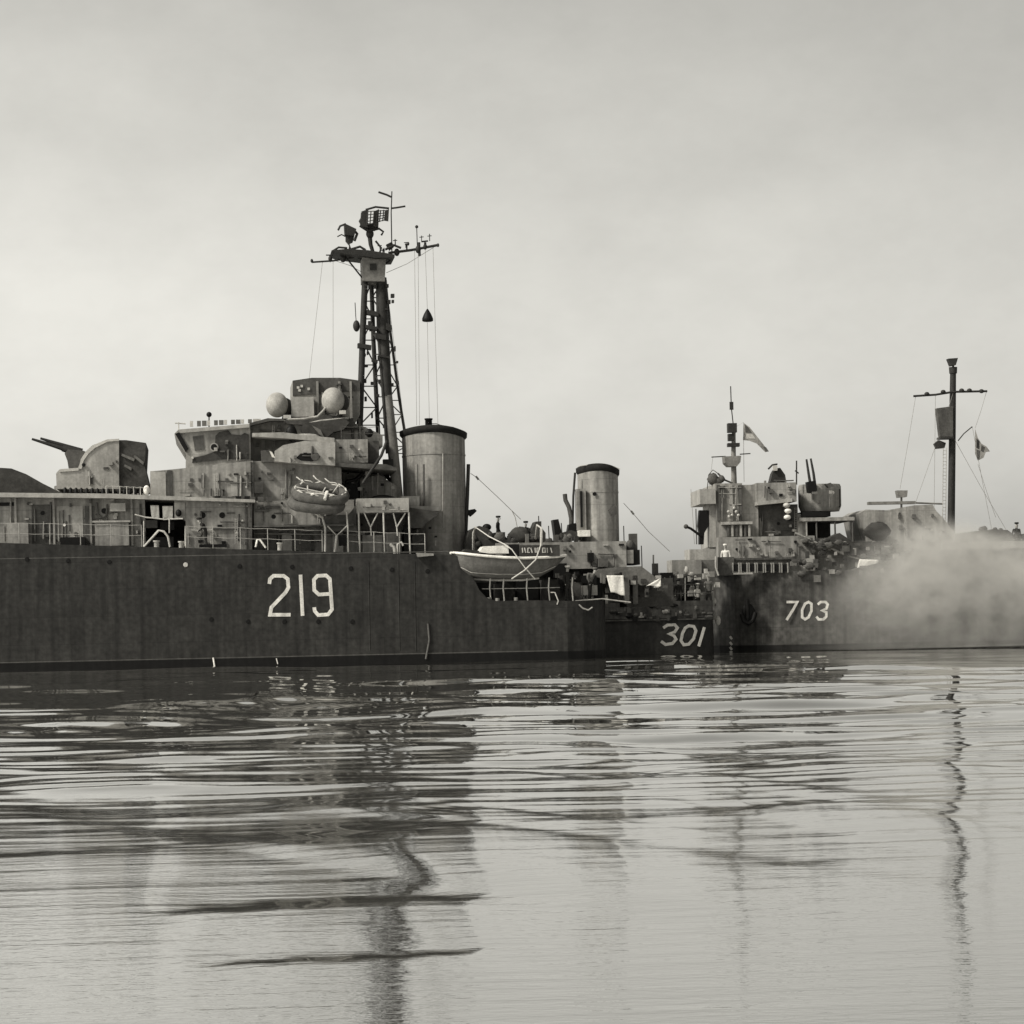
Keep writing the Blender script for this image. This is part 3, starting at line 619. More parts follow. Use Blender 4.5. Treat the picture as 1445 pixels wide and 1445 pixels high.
# life rafts: two stacked oval floats in a cradle
def raft(px, py, tilt, label, net):
    c = F1.p(px, py, .3); th = thing('life_raft', label, 'life raft', F1, c-Vector((0, 0, .35)), 'oval life rafts stacked outside the bridge')
    mb = MB(F1); n, k = 40, 12; vs = []; fs = []; RX, RY, rt = 1.12, .70, .235
    rot = Matrix.Rotation(R(tilt), 3, 'X') @ Matrix.Rotation(R(5), 3, 'Y')
    for i in range(n):
        a = 2*math.pi*i/n; e = 2.6; ca, sa = math.cos(a), math.sin(a)
        x = RX*abs(ca)**(2/e)*(1 if ca > 0 else -1); y = RY*abs(sa)**(2/e)*(1 if sa > 0 else -1); d = Vector((ca*.8, sa, 0)).normalized()
        for j in range(k):
            b_ = 2*math.pi*j/k; r = rt*(1.06 if i % 5 == 0 else 1)
            vs.append(c+rot @ (Vector((x, y, 0))+d*r*math.cos(b_)+Vector((0, 0, r*math.sin(b_)))))
    for i in range(n):
        for j in range(k): fs.append((i*k+j, i*k+(j+1) % k, ((i+1) % n)*k+(j+1) % k, ((i+1) % n)*k+j))
    mb.add(vs, fs, True); obj('float_ring', mb, 'float', th)
    if net:
        mb = MB(F1)
        rim = [c+rot @ Vector((1.2*math.cos(.26*i), .74*math.sin(.26*i), .2+.1*math.sin(i*2.3))) for i in range(25)]
        mb.tube3(rim, .045, 5)
        for i in range(9):
            a_ = rim[1+i]; mb.tube3([a_, a_+Vector((-.15-.05*math.sin(i*3), 0, .12)), a_+Vector((-.32+.1*math.sin(i*1.9), .1, .22+.09*math.sin(i*2.7)))], .03, 5)
        for i in (0, 2, 5, 8): mb.tube3([rim[12+i], c+rot @ Vector((.5-.22*i, -.2, .1)), rim[(3+i) % 12]], .035, 5)
        mb.tube3([c+rot @ Vector((.15, -.95, .18)), c+rot @ Vector((.25, -.5, .35)), c+rot @ Vector((.5, .1, .2))], .08, 6)
        obj('lashing_net', mb, 'rope', th)
    return th
raft(446, 711, 22, 'lower oval life raft of the stack outside the bridge, no netting on it', False)
raft(452, 697, 28, 'upper oval life raft outside the bridge with white rope netting on top', True)
CR = obj('raft_cradle', MB(F1).tube([(420, 712), (440, 722), (455, 730), (459, 745), (459, 783)], .05, .6).tube([(489, 722), (491, 745), (491, 784)], .04, .6).tube([(462, 742), (475, 756), (490, 742)], .035, .6).tube([(475, 756), (472, 784)], .06, .6).tube([(459, 697, .0), (459, 728, .0)], .035), 'pale', S1)
bx('life_belt_box', F1, (478, 755, 489, 770), 1.0, .3, 'black', S1)
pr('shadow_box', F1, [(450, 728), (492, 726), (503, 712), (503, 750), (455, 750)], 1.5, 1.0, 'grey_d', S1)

# guard rails on the forecastle
rail(F1, [(-60, 766), (200, 770)], .15, S1, step=1.45)
rail(F1, [(262, 771.5), (455, 777)], .15, S1, step=1.28)
rail(F1, [(492, 778), (600, 782)], .15, S1, step=1.28, m='grey_l')
for px, py in ((221, 768), (256, 769), (395, 771)): obj('bollard', MB(F1).lathe(F1.p(px, py, .3), [(.12, -.2), (.12, .1), (.16, .12), (.16, .17)], 10), 'pale', S1)
obj('deck_frame', MB(F1).tube([(361, 772), (363, 762), (366, 761), (375, 773)], .05, .3), 'white', S1)

# ---- amidships and aft of the break
AD = bx('engine_casing', F1, (662, 762, 700, 850), 3.4, 5, 'grey_d', S1)
AH = bx('after_deckhouse', F1, (700, 765, 884, 803), 3.0, 5, 'grey', S1)
bx('recess_wall', F1, (664, 803, 900, 852), 3.6, 4, 'canvas', S1)  # dark colour stands in for shade in this deep recess
pr('canvas_hood', F1, [(655, 795), (657, 766), (663, 748), (676, 742), (688, 745), (700, 757), (712, 768), (712, 795)], 3.2, 2, 'canvas', S1)
obj('ventilator', MB(F1).ball(F1.p(687, 744, 4.2), .22, .22, .17), 'black', S1)
pr('pom_pom_cover', F1, [(690, 770), (696, 752), (706, 750), (718, 762), (716, 774)], 4.2, 1.2, 'canvas', S1)
obj('pom_pom_cover', MB(F1).ball(F1.p(733, 756, 4), .55, .5, .42, 18, .07), 'canvas', S1)
obj('pom_pom_cover', MB(F1).ball(F1.p(749, 762, 4.1), .45, .5, .36, 18, .06), 'canvas', S1)
G2 = pr('covered_gun', F1, [(745, 772), (748, 757), (752, 745), (756, 736), (764, 735.5), (764, 744), (770, 752), (770, 768)], 3.8, 1.2, 'canvas', S1)
tb('gun_barrel', F1, [(746, 745), (748, 755), (753, 761)], .05, 4, 'steel', G2)
pr('cowl_vent', F1, [(780.5, 733.5), (788, 732.5), (793, 752), (800, 758), (800, 762), (784, 760)], 4.2, .8, 'black', S1)
pr('winch_gear', F1, [(783, 764), (792, 752), (806, 748), (818, 752), (820, 762)], 4.0, 1, 'canvas', S1)
bx('locker', F1, (818, 748, 833, 757), 3.3, .8, 'white', S1)
tb('cowl_vent', F1, [(797, 697), (798, 706), (803, 716), (806, 732), (806, 745)], .11, 4.4, 'grey_d', S1)
tb('exhaust_pipe', F1, [(811.5, 667), (809, 700), (808, 745)], .055, 4.4, 'steel', S1)
mb = MB(F1).box(814, 690, 827, 748, 4.0, .5); EX = obj('air_intake', mb, 'grey', S1)
bx('slot', F1, (819, 693, 822, 744), 3.94, .08, 'black', EX)
pr('pipe_cluster', F1, [(800, 758), (803, 740), (812, 738), (820, 748), (820, 760)], 4.2, .6, 'black', S1)
FN2, gb, gt, gr = funnel(F1, S1, 818, 874, 665, 661, 800, 5.2, 1.3, 'soot')
porthole(F1, 839, 697, 2.8, 3.9, FN2)
pr('scorch_patch', F1, [(858, 720), (869, 712), (871, 725), (864, 728)], 3.95, .1, 'grey_d', FN2)
obj('cap_rail', MB(F1).tube([(816, 658.5), (822, 657), (835, 655.5), (852, 655.5), (866, 658), (875, 662)], .02, 4.2), 'pale', FN2)
for pts in ([(664, 668, 5), (673, 674, 5), (705, 704, 5), (735, 733, 5)], [(880, 710, 5), (892, 723, 5), (915, 750, 5), (945, 778, 5)]):
    w_ = obj('aerial_wire', MB(F1).tube(pts, .014, n=4), 'wire', S1)
    obj('insulator', MB(F1).tube([(pts[1][0]-1.5, pts[1][1]-2), (pts[1][0]+2.5, pts[1][1]+3)], .05, 5), 'wire', w_)
# aft fittings right of the second funnel
V1 = bx('after_control', F1, (872, 776, 903, 797), 3.2, 2, 'black', S1)
bx('panel', F1, (885, 776, 894, 795), 3.1, .12, 'grey', V1)
obj('dome', MB(F1).ball(F1.p(889, 771, 4), .22, .25, .32), 'grey_d', V1)
bx('galley_chimney', F1, (889, 753, 899.5, 777), 4, .4, 'grey_d', V1)
pr('gun_hood', F1, [(835, 812), (845, 803), (875, 800), (905, 799), (922, 812), (926, 824), (905, 826), (880, 814), (850, 816)], 2.4, 2, 'canvas_m', S1)
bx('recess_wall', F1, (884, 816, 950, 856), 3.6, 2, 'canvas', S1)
bx('smoke_float', F1, (922, 795, 929, 818), 5.0, .4, 'grey_d', S1)
tb('smoke_float', F1, [(922, 783), (922, 796)], .04, 5.2, 'grey', S1)
for r_, m_, off in (((800, 822, 822, 850), 'grey_d', 2.4), ((822, 812, 842, 828), 'black', 2.2), ((840, 800, 850, 850), 'black', 2.6), ((823, 826, 843, 840), 'grey_l', 1.4),
                    ((882, 815, 888, 852), 'grey_d', 2.0), ((893, 812, 900, 852), 'grey_d', 2.4), ((845, 788, 858, 800), 'grey_d', 2.5), ((830, 780, 838, 792), 'black', 2.7), ((782, 795, 800, 815), 'black', 2.7)):
    bx('stowage_box', F1, r_, off, .6, m_, S1)
for px, m_ in ((808, 'pale'), (660, 'pale'), (692, 'pale'), (711, 'pale'), (744, 'pale'), (775, 'pale')):
    tb('deck_stanchion', F1, [(px, 815), (px-1, 830), (px+1, 850)], .035, .3, m_, S1)
obj('railing', MB(F1).tube([(680, 831), (745, 830), (790, 829)], .02, .3).tube([(812, 848), (850, 845), (890, 850)], .03, .3), 'grey_l', S1)
tb('fire_hose', F1, [(777, 836), (783, 836), (788, 848), (786, 853)], .03, -.05, 'pale', S1)
tb('fender_rope', F1, [(817, 853), (822, 858), (830, 861), (836, 857)], .035, -.08, 'grey_l', S1)
for px, py in ((690, 846), (728, 846), (702, 847)): obj('bollard', MB(F1).lathe(F1.p(px, py, .3), [(.1, -.1), (.1, .1)], 10), 'grey', S1)
for r_, m_, off in (((668, 822, 690, 848), 'black', 2.5), ((698, 824, 722, 850), 'canvas', 2.2), ((730, 820, 760, 850), 'black', 2.6), ((765, 818, 790, 850), 'canvas', 2.0)):
    bx('deck_store', F1, r_, off, 1.0, m_, S1)

# motor boat hanging outboard
def build_boat():
    off0 = -.55; c = F1.p(722, 815, off0)
    th = thing('motor_boat', 'open motor boat with white gunwale stripe slung on davits below the first funnel', 'boat', F1, c)
    def Q(px, py): return F1.p(px, py, off0)
    gun = [(640, 779), (655, 781), (680, 784), (710, 786.5), (740, 787.5), (770, 786.5), (790, 785), (803, 783)]
    keel = [(643, 782), (651, 806), (662, 815), (700, 817), (740, 817), (765, 814), (785, 803), (802, 786)]
    beam = [.25, .85, 1.05, 1.12, 1.12, 1.0, .7, .08]
    mb = MB(F1); rows = []; n = 13
    for (g, k, b_) in zip(gun, keel, beam):
        gx, kx = Q(*g), Q(*k); row = []
        for i in range(n):
            t = i/(n-1)*math.pi; u = -math.cos(t); wv = math.sin(t)**.75
            row.append(Vector((gx.x+(kx.x-gx.x)*wv, gx.y+1.1+u*b_*(1-.0*wv), gx.z+(kx.z-gx.z)*wv)))
        rows.append(row)
    vs = [v for r in rows for v in r]; fs = []
    for i in range(len(rows)-1):
        for k in range(n-1): fs.append((i*n+k, i*n+k+1, (i+1)*n+k+1, (i+1)*n+k))
    fs.append(tuple(range(n))); mb.add(vs, fs, True)
    # inner floor so that it is not see-through
    mb.add([r[0]-Vector((0, 0, .12)) for r in rows]+[r[-1]-Vector((0, 0, .12)) for r in rows], [(i, i+1, len(rows)+i+1, len(rows)+i) for i in range(len(rows)-1)])
    hl_ = obj('boat_hull', mb, 'wood', th)
    mb = MB(F1)
    for sd_ in (0, -1): mb.tube3([r[sd_]+Vector((0, -.03 if sd_ == 0 else .03, .0)) for r in rows], .062, 8)
    obj('gunwale', mb, 'white', hl_)
    mb = MB(F1); mb.tube3([r[n//2]-Vector((0, 0, .03)) for r in rows[:6]], .06, 6); obj('keel', mb, 'pale', hl_)
    mb = MB(F1); mb.tube3([r[3]-Vector((0, .03, 0)) for r in rows[1:7]], .022, 5); obj('rubbing_strake', mb, 'grey_l', hl_)
    pr('cabin_canopy', F1, [(676, 779), (682, 771), (717, 769.5), (718, 781), (690, 781)], -.3, 1.4, 'white', th)
    bx('engine_box', F1, (718, 768, 733, 786), -.3, 1.3, 'black', th)
    nb = bx('name_board', F1, (733, 769, 790, 785), -.45, .06, 'canvas', th)
    for px, k in ((737, 0), (740, 2), (745, 1), (749, 2), (755, 0), (758, 1), (766, 1), (769, 0), (772, 0), (777, 2)):   # worn lettering, not legible in the photograph
        g = [(px, 773), (px+(.6, -.4, 2)[k], 780)]
        mb = MB(F1).stroke(g, .05, -.46)
        if k == 1: mb.stroke([(px, 773.3), (px+2.6, 773.3)], .04, -.46); mb.stroke([(px, 779.5), (px+2.6, 779.5)], .04, -.46)
        obj('worn_lettering', mb, 'pale', nb)
    pr('dodger', F1, [(650, 783), (656, 775), (675, 777), (690, 784)], -.2, 1.2, 'canvas', th)
build_boat()
BS = obj('boat_sling', MB(F1).tube([(671, 744, 1), (690, 757, .2), (712, 768, -.5), (722, 775, -.8), (740, 800, -.8), (755, 817, -.6)], .028).tube([(763, 747, -.8), (763, 770, -.8), (756, 790, -.85), (740, 805, -.85), (722, 817, -.7)], .032), 'rope')
tag(BS, 'crossed pale rope slings around the hanging motor boat', 'rope')
obj('davit', MB(F1).tube([(764, 770, -.6), (764, 746, -.6), (758, 741, 1), (756, 760, 3)], .055), 'pale', S1)
obj('davit', MB(F1).tube([(671, 744, .9), (668, 752, 2), (668, 790, 3)], .06), 'pale', S1)
tb('thin_aerial', F1, [(722, 720), (727, 730), (730, 745), (730, 757)], .02, 4, 'grey_l', S1)

rr = random.Random(44)
for i in range(34):
    px = rr.uniform(664, 812); py = rr.uniform(756, 770); m_ = rr.choice(['canvas', 'black', 'canvas_m', 'grey_d', 'canvas'])
    if i % 3 == 0: obj('covered_gear', MB(F1).ball(F1.p(px, py, 3.2), rr.uniform(.12, .32), .2, rr.uniform(.1, .26), 12, .2), m_, S1)
    else: bx('deck_gear', F1, (px, py-rr.uniform(0, 8), px+rr.uniform(3, 12), py+8), 3.3+rr.random(), .4, m_, S1)
for i in range(46):
    px = rr.uniform(782, 935); py = rr.uniform(806, 842); m_ = rr.choice(['black', 'canvas', 'canvas_m', 'grey_d', 'grey', 'black', 'grey_l' if i % 4 == 0 else 'canvas'])
    bx('deck_gear', F1, (px, py, px+rr.uniform(2, 9), py+rr.uniform(4, 14)), 1.6+rr.random(), .3, m_, S1)
for px, y0, y1 in ((760, 728, 760), (774, 742, 764), (792, 738, 752), (905, 770, 800), (880, 742, 776)): tb('aerial_post', F1, [(px, y0), (px+1, y1)], .025, 4, 'steel', S1)
# cloths
def cloth(F, poly, off, m, name, label, cat, group=None):
    """hanging sheet: grid filled from four pixel corners (tl, tr, br, bl), rippled"""
    P = [F.p(x, y, off) for x, y in poly]; mb = MB(F); n = 12; vs = []; fs = []
    for s_ in (0, .03):
        for j in range(n+1):
            for i in range(n+1):
                u, v = i/n, j/n; p = P[0].lerp(P[1], u).lerp(P[3].lerp(P[2], u), v)
                vs.append(p+Vector((0, .018*math.sin(u*9+v*3)+s_, .03*math.sin(u*6)*v)))
    k = (n+1)**2
    for j in range(n):
        for i in range(n):
            q_ = (j*(n+1)+i, j*(n+1)+i+1, (j+1)*(n+1)+i+1, (j+1)*(n+1)+i); fs += [q_[::-1], tuple(k+x for x in q_)]
    edge = [i for i in range(n+1)]+[(j+1)*(n+1)-1 for j in range(1, n+1)]+[n*(n+1)+i for i in range(n-1, -1, -1)]+[j*(n+1) for j in range(n-1, 0, -1)]
    for a_, b_ in zip(edge, edge[1:]+edge[:1]): fs.append((a_, b_, k+b_, k+a_))
    mb.add(vs, fs, True); return tag(obj(name, mb, m), label, cat, group)
cloth(F1, [(212, 713), (224, 713), (225, 732), (214, 732)], 1.5, 'cloth', 'hanging_cloth', 'left one of two small white cloths hanging under the gun deck', 'cloth', 'white cloths under the gun deck')
cloth(F1, [(229, 714), (244, 714), (244, 732), (230, 732)], 1.5, 'cloth', 'hanging_cloth', 'right one of two small white cloths, nearer the porthole deckhouse', 'cloth', 'white cloths under the gun deck')
cloth(F1, [(856, 812), (880, 812), (882, 840), (862, 836)], .9, 'cloth', 'hanging_cloth', 'large square white cloth hanging below the second funnel', 'cloth')
cloth(F1, [(929, 817), (932, 816), (933, 827), (912, 827)], .9, 'cloth', 'hanging_cloth', 'small triangular white cloth right of the large square one', 'cloth')
mb = MB(F1); P_ = [(-260, 700), (-200, 690), (-120, 672), (-50, 663), (0, 660), (16, 661), (37, 669), (60, 682), (88, 696), (88, 698)]
mb.prism(P_, 2.6, 5.5); CV = obj('gun_cover', mb, 'canvas'); tag(CV, 'dark canvas cover sloping down at the left edge beside the turret', 'canvas cover')

# small fittings on the walls: pipes, boxes, vents, scuttles, ladders
def fit_out(F, parent, r, off, n, seed, dark=False):
    rr = random.Random(seed); x0, y0, x1, y1 = r; w, h = x1-x0, y1-y0
    for i in range(n):
        px, py = rr.uniform(x0, x1), rr.uniform(y0, y1); k = rr.random(); m_ = rr.choice(['grey_d', 'grey_l', 'grey', 'canvas_m', 'grey_d'])
        if k < .26:
            yb = min(y1, py+rr.uniform(.35, .9)*h); tb('wall_pipe', F, [(px, py), (px+rr.uniform(-.6, .6), yb)], rr.uniform(.025, .05), off-.04, m_, parent)
        elif k < .40:
            xb = min(x1, px+rr.uniform(10, 40)); tb('cable_run', F, [(px, py), ((px+xb)/2, py+rr.uniform(-.3, .8)), (xb, py)], rr.uniform(.018, .035), off-.03, m_, parent)
        elif k < .72: bx('junction_box', F, (px, py, min(x1, px+rr.uniform(2, 7)), min(y1, py+rr.uniform(2, 6))), off-rr.uniform(.08, .22), .25, m_, parent)
        elif k < .82: bx('vent_grille', F, (px, py, px+rr.uniform(3, 7), py+rr.uniform(2, 4)), off-.05, .1, 'black', parent)
        elif k < .92: porthole(F, px, py, rr.uniform(1.4, 2.2), off, parent, 'wall_lamp', rr.choice(['pale', 'black', 'grey_d']))
        elif h > 20:
            mb = MB(F); yb = y1
            for dx in (0, 3.2): mb.tube([(px+dx, py), (px+dx, yb)], .016, off-.12, 4)
            y_ = py+2
            while y_ < yb: mb.tube([(px, y_), (px+3.2, y_)], .012, off-.12, 4); y_ += 3.2
            obj('wall_ladder', mb, 'grey_l', parent)
fit_out(F1, DH, (2, 704, 204, 764), 1.55, 46, 1)
fit_out(F1, DM, (264, 711, 350, 768), 1.36, 20, 2)
fit_out(F1, DA, (360, 708, 470, 738), 1.66, 16, 3)
fit_out(F1, S1, (360, 746, 500, 776), 2.6, 22, 4)
fit_out(F1, B2, (246, 664, 354, 700), 1.66, 22, 5)
fit_out(F1, B3, (268, 610, 350, 650), 1.82, 10, 6)
fit_out(F1, S1, (358, 660, 415, 704), 1.95, 12, 7)
fit_out(F1, BW, (400, 626, 470, 652), 1.08, 8, 8)
fit_out(F1, DT, (446, 540, 505, 590), 3.9, 12, 9)
fit_out(F1, B4, (360, 598, 400, 630), 3.0, 10, 10)
fit_out(F1, BR, (475, 624, 517, 650), 1.46, 8, 11)
fit_out(F1, PB, (507, 705, 575, 720), .66, 7, 12)
fit_out(F1, S1, (486, 660, 560, 700), 3.2, 14, 13)
fit_out(F1, S1, (508, 726, 598, 778), 2.9, 18, 14)
fit_out(F1, AH, (702, 767, 880, 800), 2.95, 26, 15)
fit_out(F1, S1, (800, 805, 900, 846), 2.6, 22, 16)
fit_out(F1, GT, (120, 640, 165, 685), 2.96, 6, 17)
fit_out(F1, FN, (592, 640, 618, 770), 2.75, 7, 18)
rr = random.Random(9)
for i in range(16):                                  # lamps, blocks and insulators round the mast head
    px = rr.uniform(470, 612); py = 368-(px-440)*.135+rr.uniform(-9, 4)
    if i % 2: obj('yard_fitting', MB(F1).ball(F1.p(px, py+2, mo-.1), rr.uniform(.05, .1), .07, rr.uniform(.05, .12), 8), 'steel', mast)
    else: obj('yard_fitting', MB(F1).tube([(px, py-rr.uniform(4, 10)), (px+rr.uniform(-1, 1), py+3)], rr.uniform(.02, .035), mo-.1).tube([(px-3, py-4), (px+3, py-4.6)], .02, mo-.1), 'steel', mast)
for i in range(30):
    y = 400+240*rr.random()**1.6; x = at([(511, 395, 5), (507, 615, 5), (507, 640, 5)], y)[0]+rr.uniform(2, 42+(y-400)*.09)
    bx('cable_box', F1, (x, y, x+rr.uniform(2, 5), y+rr.uniform(2, 7)), mo-.3, .3, 'steel', mast)

# ================================================================== people
def person(F, base, pose, label, top='uniform', hat='white', rz=0, h=1.72, group=None, low='uniform'):
    """one continuous skinned body; pose names the joints"""
    k = h/1.72; J = {'pelvis': (0, 0, .93), 'chest': (0, 0, 1.25), 'neck': (0, 0, 1.46), 'head': (0, -.02, 1.60), 'crown': (0, -.01, 1.69),
         'ls': (.19, 0, 1.40), 'le': (.25, .03, 1.12), 'lw': (.24, -.08, .88), 'lh': (.24, -.11, .78),
         'rs': (-.19, 0, 1.40), 're': (-.25, .03, 1.12), 'rw': (-.24, -.08, .88), 'rh': (-.24, -.11, .78),
         'lk': (.11, -.02, .50), 'la': (.12, .02, .09), 'lt': (.13, -.15, .04), 'rk': (-.11, -.02, .50), 'ra': (-.12, .02, .09), 'rt': (-.13, -.15, .04)}
    J.update(pose); names = list(J); rad = {'pelvis': .15, 'chest': .16, 'neck': .06, 'head': .10, 'crown': .08, 'ls': .07, 'le': .048, 'lw': .035, 'lh': .04, 'rs': .07, 're': .048, 'rw': .035, 'rh': .04,
         'lk': .07, 'la': .05, 'lt': .04, 'rk': .07, 'ra': .05, 'rt': .04}
    E = [('pelvis', 'chest'), ('chest', 'neck'), ('neck', 'head'), ('head', 'crown'), ('chest', 'ls'), ('ls', 'le'), ('le', 'lw'), ('lw', 'lh'), ('chest', 'rs'), ('rs', 're'), ('re', 'rw'), ('rw', 'rh'),
         ('pelvis', 'lk'), ('lk', 'la'), ('la', 'lt'), ('pelvis', 'rk'), ('rk', 'ra'), ('ra', 'rt')]
    me = bpy.data.meshes.new('tmp'); me.from_pydata([tuple(Vector(J[x])*k) for x in names], [(names.index(a_), names.index(b_)) for a_, b_ in E], [])
    o = bpy.data.objects.new('tmp', me); C.objects.link(o); md = o.modifiers.new('s', 'SKIN'); sub = o.modifiers.new('u', 'SUBSURF'); sub.levels = 1; sub.render_levels = 1
    for i, x in enumerate(names):
        me.skin_vertices[0].data[i].radius = (rad[x]*k, rad[x]*k*(.75 if x in ('pelvis', 'chest') else 1)); me.skin_vertices[0].data[i].use_root = (x == 'pelvis')
    dg = bpy.context.evaluated_depsgraph_get(); ev = o.evaluated_get(dg); nm = bpy.data.meshes.new_from_object(ev); bpy.data.objects.remove(o)
    nm.name = 'person'
    for x in (top, 'skin', low): nm.materials.append(M[x])
    hd = [Vector(J[x])*k for x in ('head', 'crown')]; hands = [Vector(J[x])*k for x in ('lh', 'rh')]; pv = J['pelvis'][2]*k
    nm.materials.append(M['black'])
    for p_ in nm.polygons:
        c = p_.center; p_.use_smooth = True
        if min((c-x).length for x in hd) < .125*k or min((c-x).length for x in hands) < .07*k: p_.material_index = 1
        elif c.z < pv: p_.material_index = 2
    b = thing('person', label, 'person', F, base, group, rz)
    bo = bpy.data.objects.new('body', nm); C.objects.link(bo); bo.parent = b; MATX[bo.name] = MATX[b.name]
    # cap and face on the head
    fr_ = Frame.__new__(Frame); fr_.M = MATX[b.name]; fr_.yaw = 0
    hc = hd[0]+Vector((0, 0, .02)); mb = MB(fr_)
    mb.lathe(hc+Vector((0, 0, .06)), [(.10, 0), (.115, .03), (.13, .07), (.09, .10)], 14); obj('cap', mb, hat, b)
    mb = MB(fr_); mb.ball(hc+Vector((0, -.105, 0)), .016, .022, .025, 8); obj('nose', mb, 'skin', b)
    for s_ in (-.035, .035):
        mb = MB(fr_); mb.ball(hc+Vector((s_, -.095, .025)), .012, .01, .008, 8); obj('eye', mb, 'black', b)
    return b
# feet stand on decks
zd = Z1(288, 771, .7)
person(F1, Vector((F1.p(291, 760, .7).x, .7, zd)), {'chest': (-.18, -.05, 1.14), 'neck': (-.32, -.06, 1.28), 'head': (-.38, -.08, 1.38), 'crown': (-.40, -.08, 1.47), 'ls': (-.15, .16, 1.24), 'le': (-.22, .22, .98), 'lw': (-.40, .15, .85), 'lh': (-.47, .13, .82),
       'rs': (-.20, -.2, 1.22), 're': (-.25, -.25, .95), 'rw': (-.42, -.2, .84), 'rh': (-.50, -.18, .82), 'lk': (-.03, .1, .48), 'rk': (-.05, -.1, .48), 'la': (.02, .12, .08), 'ra': (.05, -.12, .08), 'lt': (-.12, .14, .04), 'rt': (-.1, -.14, .04)},
       'person in dark clothes leaning on the rail below two portholes', hat='uniform', rz=0, h=1.45)
person(F1, Vector((F1.p(703, 755, 4.6).x, 4.6, F1.p(703, 772, 4.6).z)), {}, 'person standing among canvas covers right of the first funnel', hat='uniform', h=1.45, top='grey_d' if False else 'uniform', rz=1.2)

zq = Z1(800, 848, .9)
person(F1, Vector((F1.p(801, 830, .9).x, .9, zq)), {'lw': (.2, -.3, 1.1), 'lh': (.2, -.38, 1.12)}, 'person standing on the low deck just right of the hanging motor boat', hat='white', rz=.6, h=1.62)
person(F1, Vector((F1.p(832, 830, 1.2).x, 1.2, zq)), {'chest': (.05, -.12, 1.2), 'neck': (.05, -.24, 1.38), 'head': (.05, -.30, 1.50), 'crown': (.05, -.31, 1.58)}, 'bending person left of the large square white cloth', hat='canvas_m', top='canvas_m', rz=1.1, h=1.6)
person(F1, Vector((F1.p(742, 755, 4.4).x, 4.4, F1.p(742, 774, 4.4).z)), {}, 'dark figure among covered guns right above the middle of the motor boat', hat='uniform', rz=.4, h=1.25)

# ================================================================== SHIP 301
S2 = thing('warship', 'low black hull with dull number 301 lying between the other two ships', 'warship', F2, (0, 0, 0))
def X2(px, py=860, off=0): return F2.p(px, py, off).x
zt = F2.p(950, 851, 0).z; xr = X2(1000, 905); st = []
for d, hb in ((-34, .3), (-30, 1.8), (-22, 3.0), (-10, 3.5)): st.append((xr+d, hb, zt+.1, 1))
st += [(xr-5, 3.5, zt, 1), (xr-2, 3.5, zt, 1), (xr-.6, 3.45, zt, 1)]
H2 = loft_hull(F2, st+[(xr+.2, 2.9, zt-.05, 1.02), (xr+.55, 2.0, zt-.15, 1.1), (xr+.75, .9, zt-.2, 1.35)], 3.5, 'hull', 'hull2', S2)
for g in ([(936, 886), (942, 882), (952, 881.5), (956, 886), (952, 892), (944, 894.5), (951, 897), (954, 902), (949, 908), (939, 909.5), (933, 905)],
          [(972, 883), (979, 884), (982, 890), (979, 901), (972, 909), (965, 910), (961, 904), (963, 894), (967, 886)], [(994, 885), (986, 912)]):
    obj('hull_number', MB(F2).stroke(g, .15, 0, closed=(len(g) == 9)), 'number_dull', H2)
bx('bulwark_strip', F2, (800, 849, 1006, 873), -.05, .3, 'hull3', H2)
bx('rubbing_strake', F2, (800, 874, 1006, 876), -.06, .1, 'grey_d', H2)
random.seed(3)
for i in range(40):                                  # fenders, scuppers and gear along the bulwark
    px = 866+i*3.5+random.uniform(-2, 2); py = 863+random.uniform(-9, 8); m_ = random.choice(['grey_d', 'canvas_m', 'canvas', 'black', 'grey_d', 'grey'])
    if i % 3 == 0: obj('fender', MB(F2).ball(F2.p(px, py, -.06), .08+.16*random.random(), .08, .05+.09*random.random(), 10, .22), m_, H2)
    else: bx('bulwark_fitting', F2, (px, py, px+random.uniform(2, 8), py+random.uniform(2, 7)), -.1, .16, m_, H2)
for px, py in ((1008, 868), (1013, 876), (1002, 872)): obj('fairlead', MB(F2).ball(F2.p(px, py, 2.2), .16, .14, .26, 10), 'pale' if px == 1013 else 'grey', H2)
W2 = bx('deckhouse', F2, (935, 810, 1010, 856), 2.4, 3, 'grey_d', S2)
for r_, off, m_ in (((948, 790, 990, 812), 2.6, 'grey'), ((973, 775, 1010, 792), 3.0, 'grey_l'), ((990, 790, 1012, 815), 2.8, 'canvas_m'), ((932, 808, 950, 832), 2.0, 'black'), ((968, 832, 985, 852), 1.2, 'black'),
                    ((950, 815, 966, 845), 1.6, 'canvas'), ((988, 835, 1008, 856), 1.0, 'grey'), ((968, 812, 984, 826), 2.2, 'black'), ((933, 835, 962, 855), 1.4, 'canvas_m')):
    bx('deck_locker', F2, r_, off, 1.4, m_, S2)
for i in range(34):
    px = random.uniform(938, 1012); py = random.uniform(800, 852); wpx = random.uniform(3, 9); hpx = random.uniform(3, 10); off = random.uniform(.4, 1.6)
    m_ = random.choice(['black', 'canvas', 'grey', 'grey_l', 'canvas_m', 'pale', 'grey_d'])
    if i % 3: bx('deck_fitting', F2, (px, py, px+wpx, py+hpx), off, .4, m_, S2)
    else: obj('coiled_hose', MB(F2).ball(F2.p(px, py, off), wpx*.02, .15, hpx*.02, 12, .12), m_, S2)
for px in (898, 915, 938, 967): tb('stanchion', F2, [(px, 815), (px, 852)], .03, .2, 'grey_l', S2)
tb('hand_rail', F2, [(890, 826), (1005, 824)], .02, .2, 'grey_d', S2)
tb('hand_rail', F2, [(890, 838), (1005, 837)], .02, .2, 'grey_d', S2)
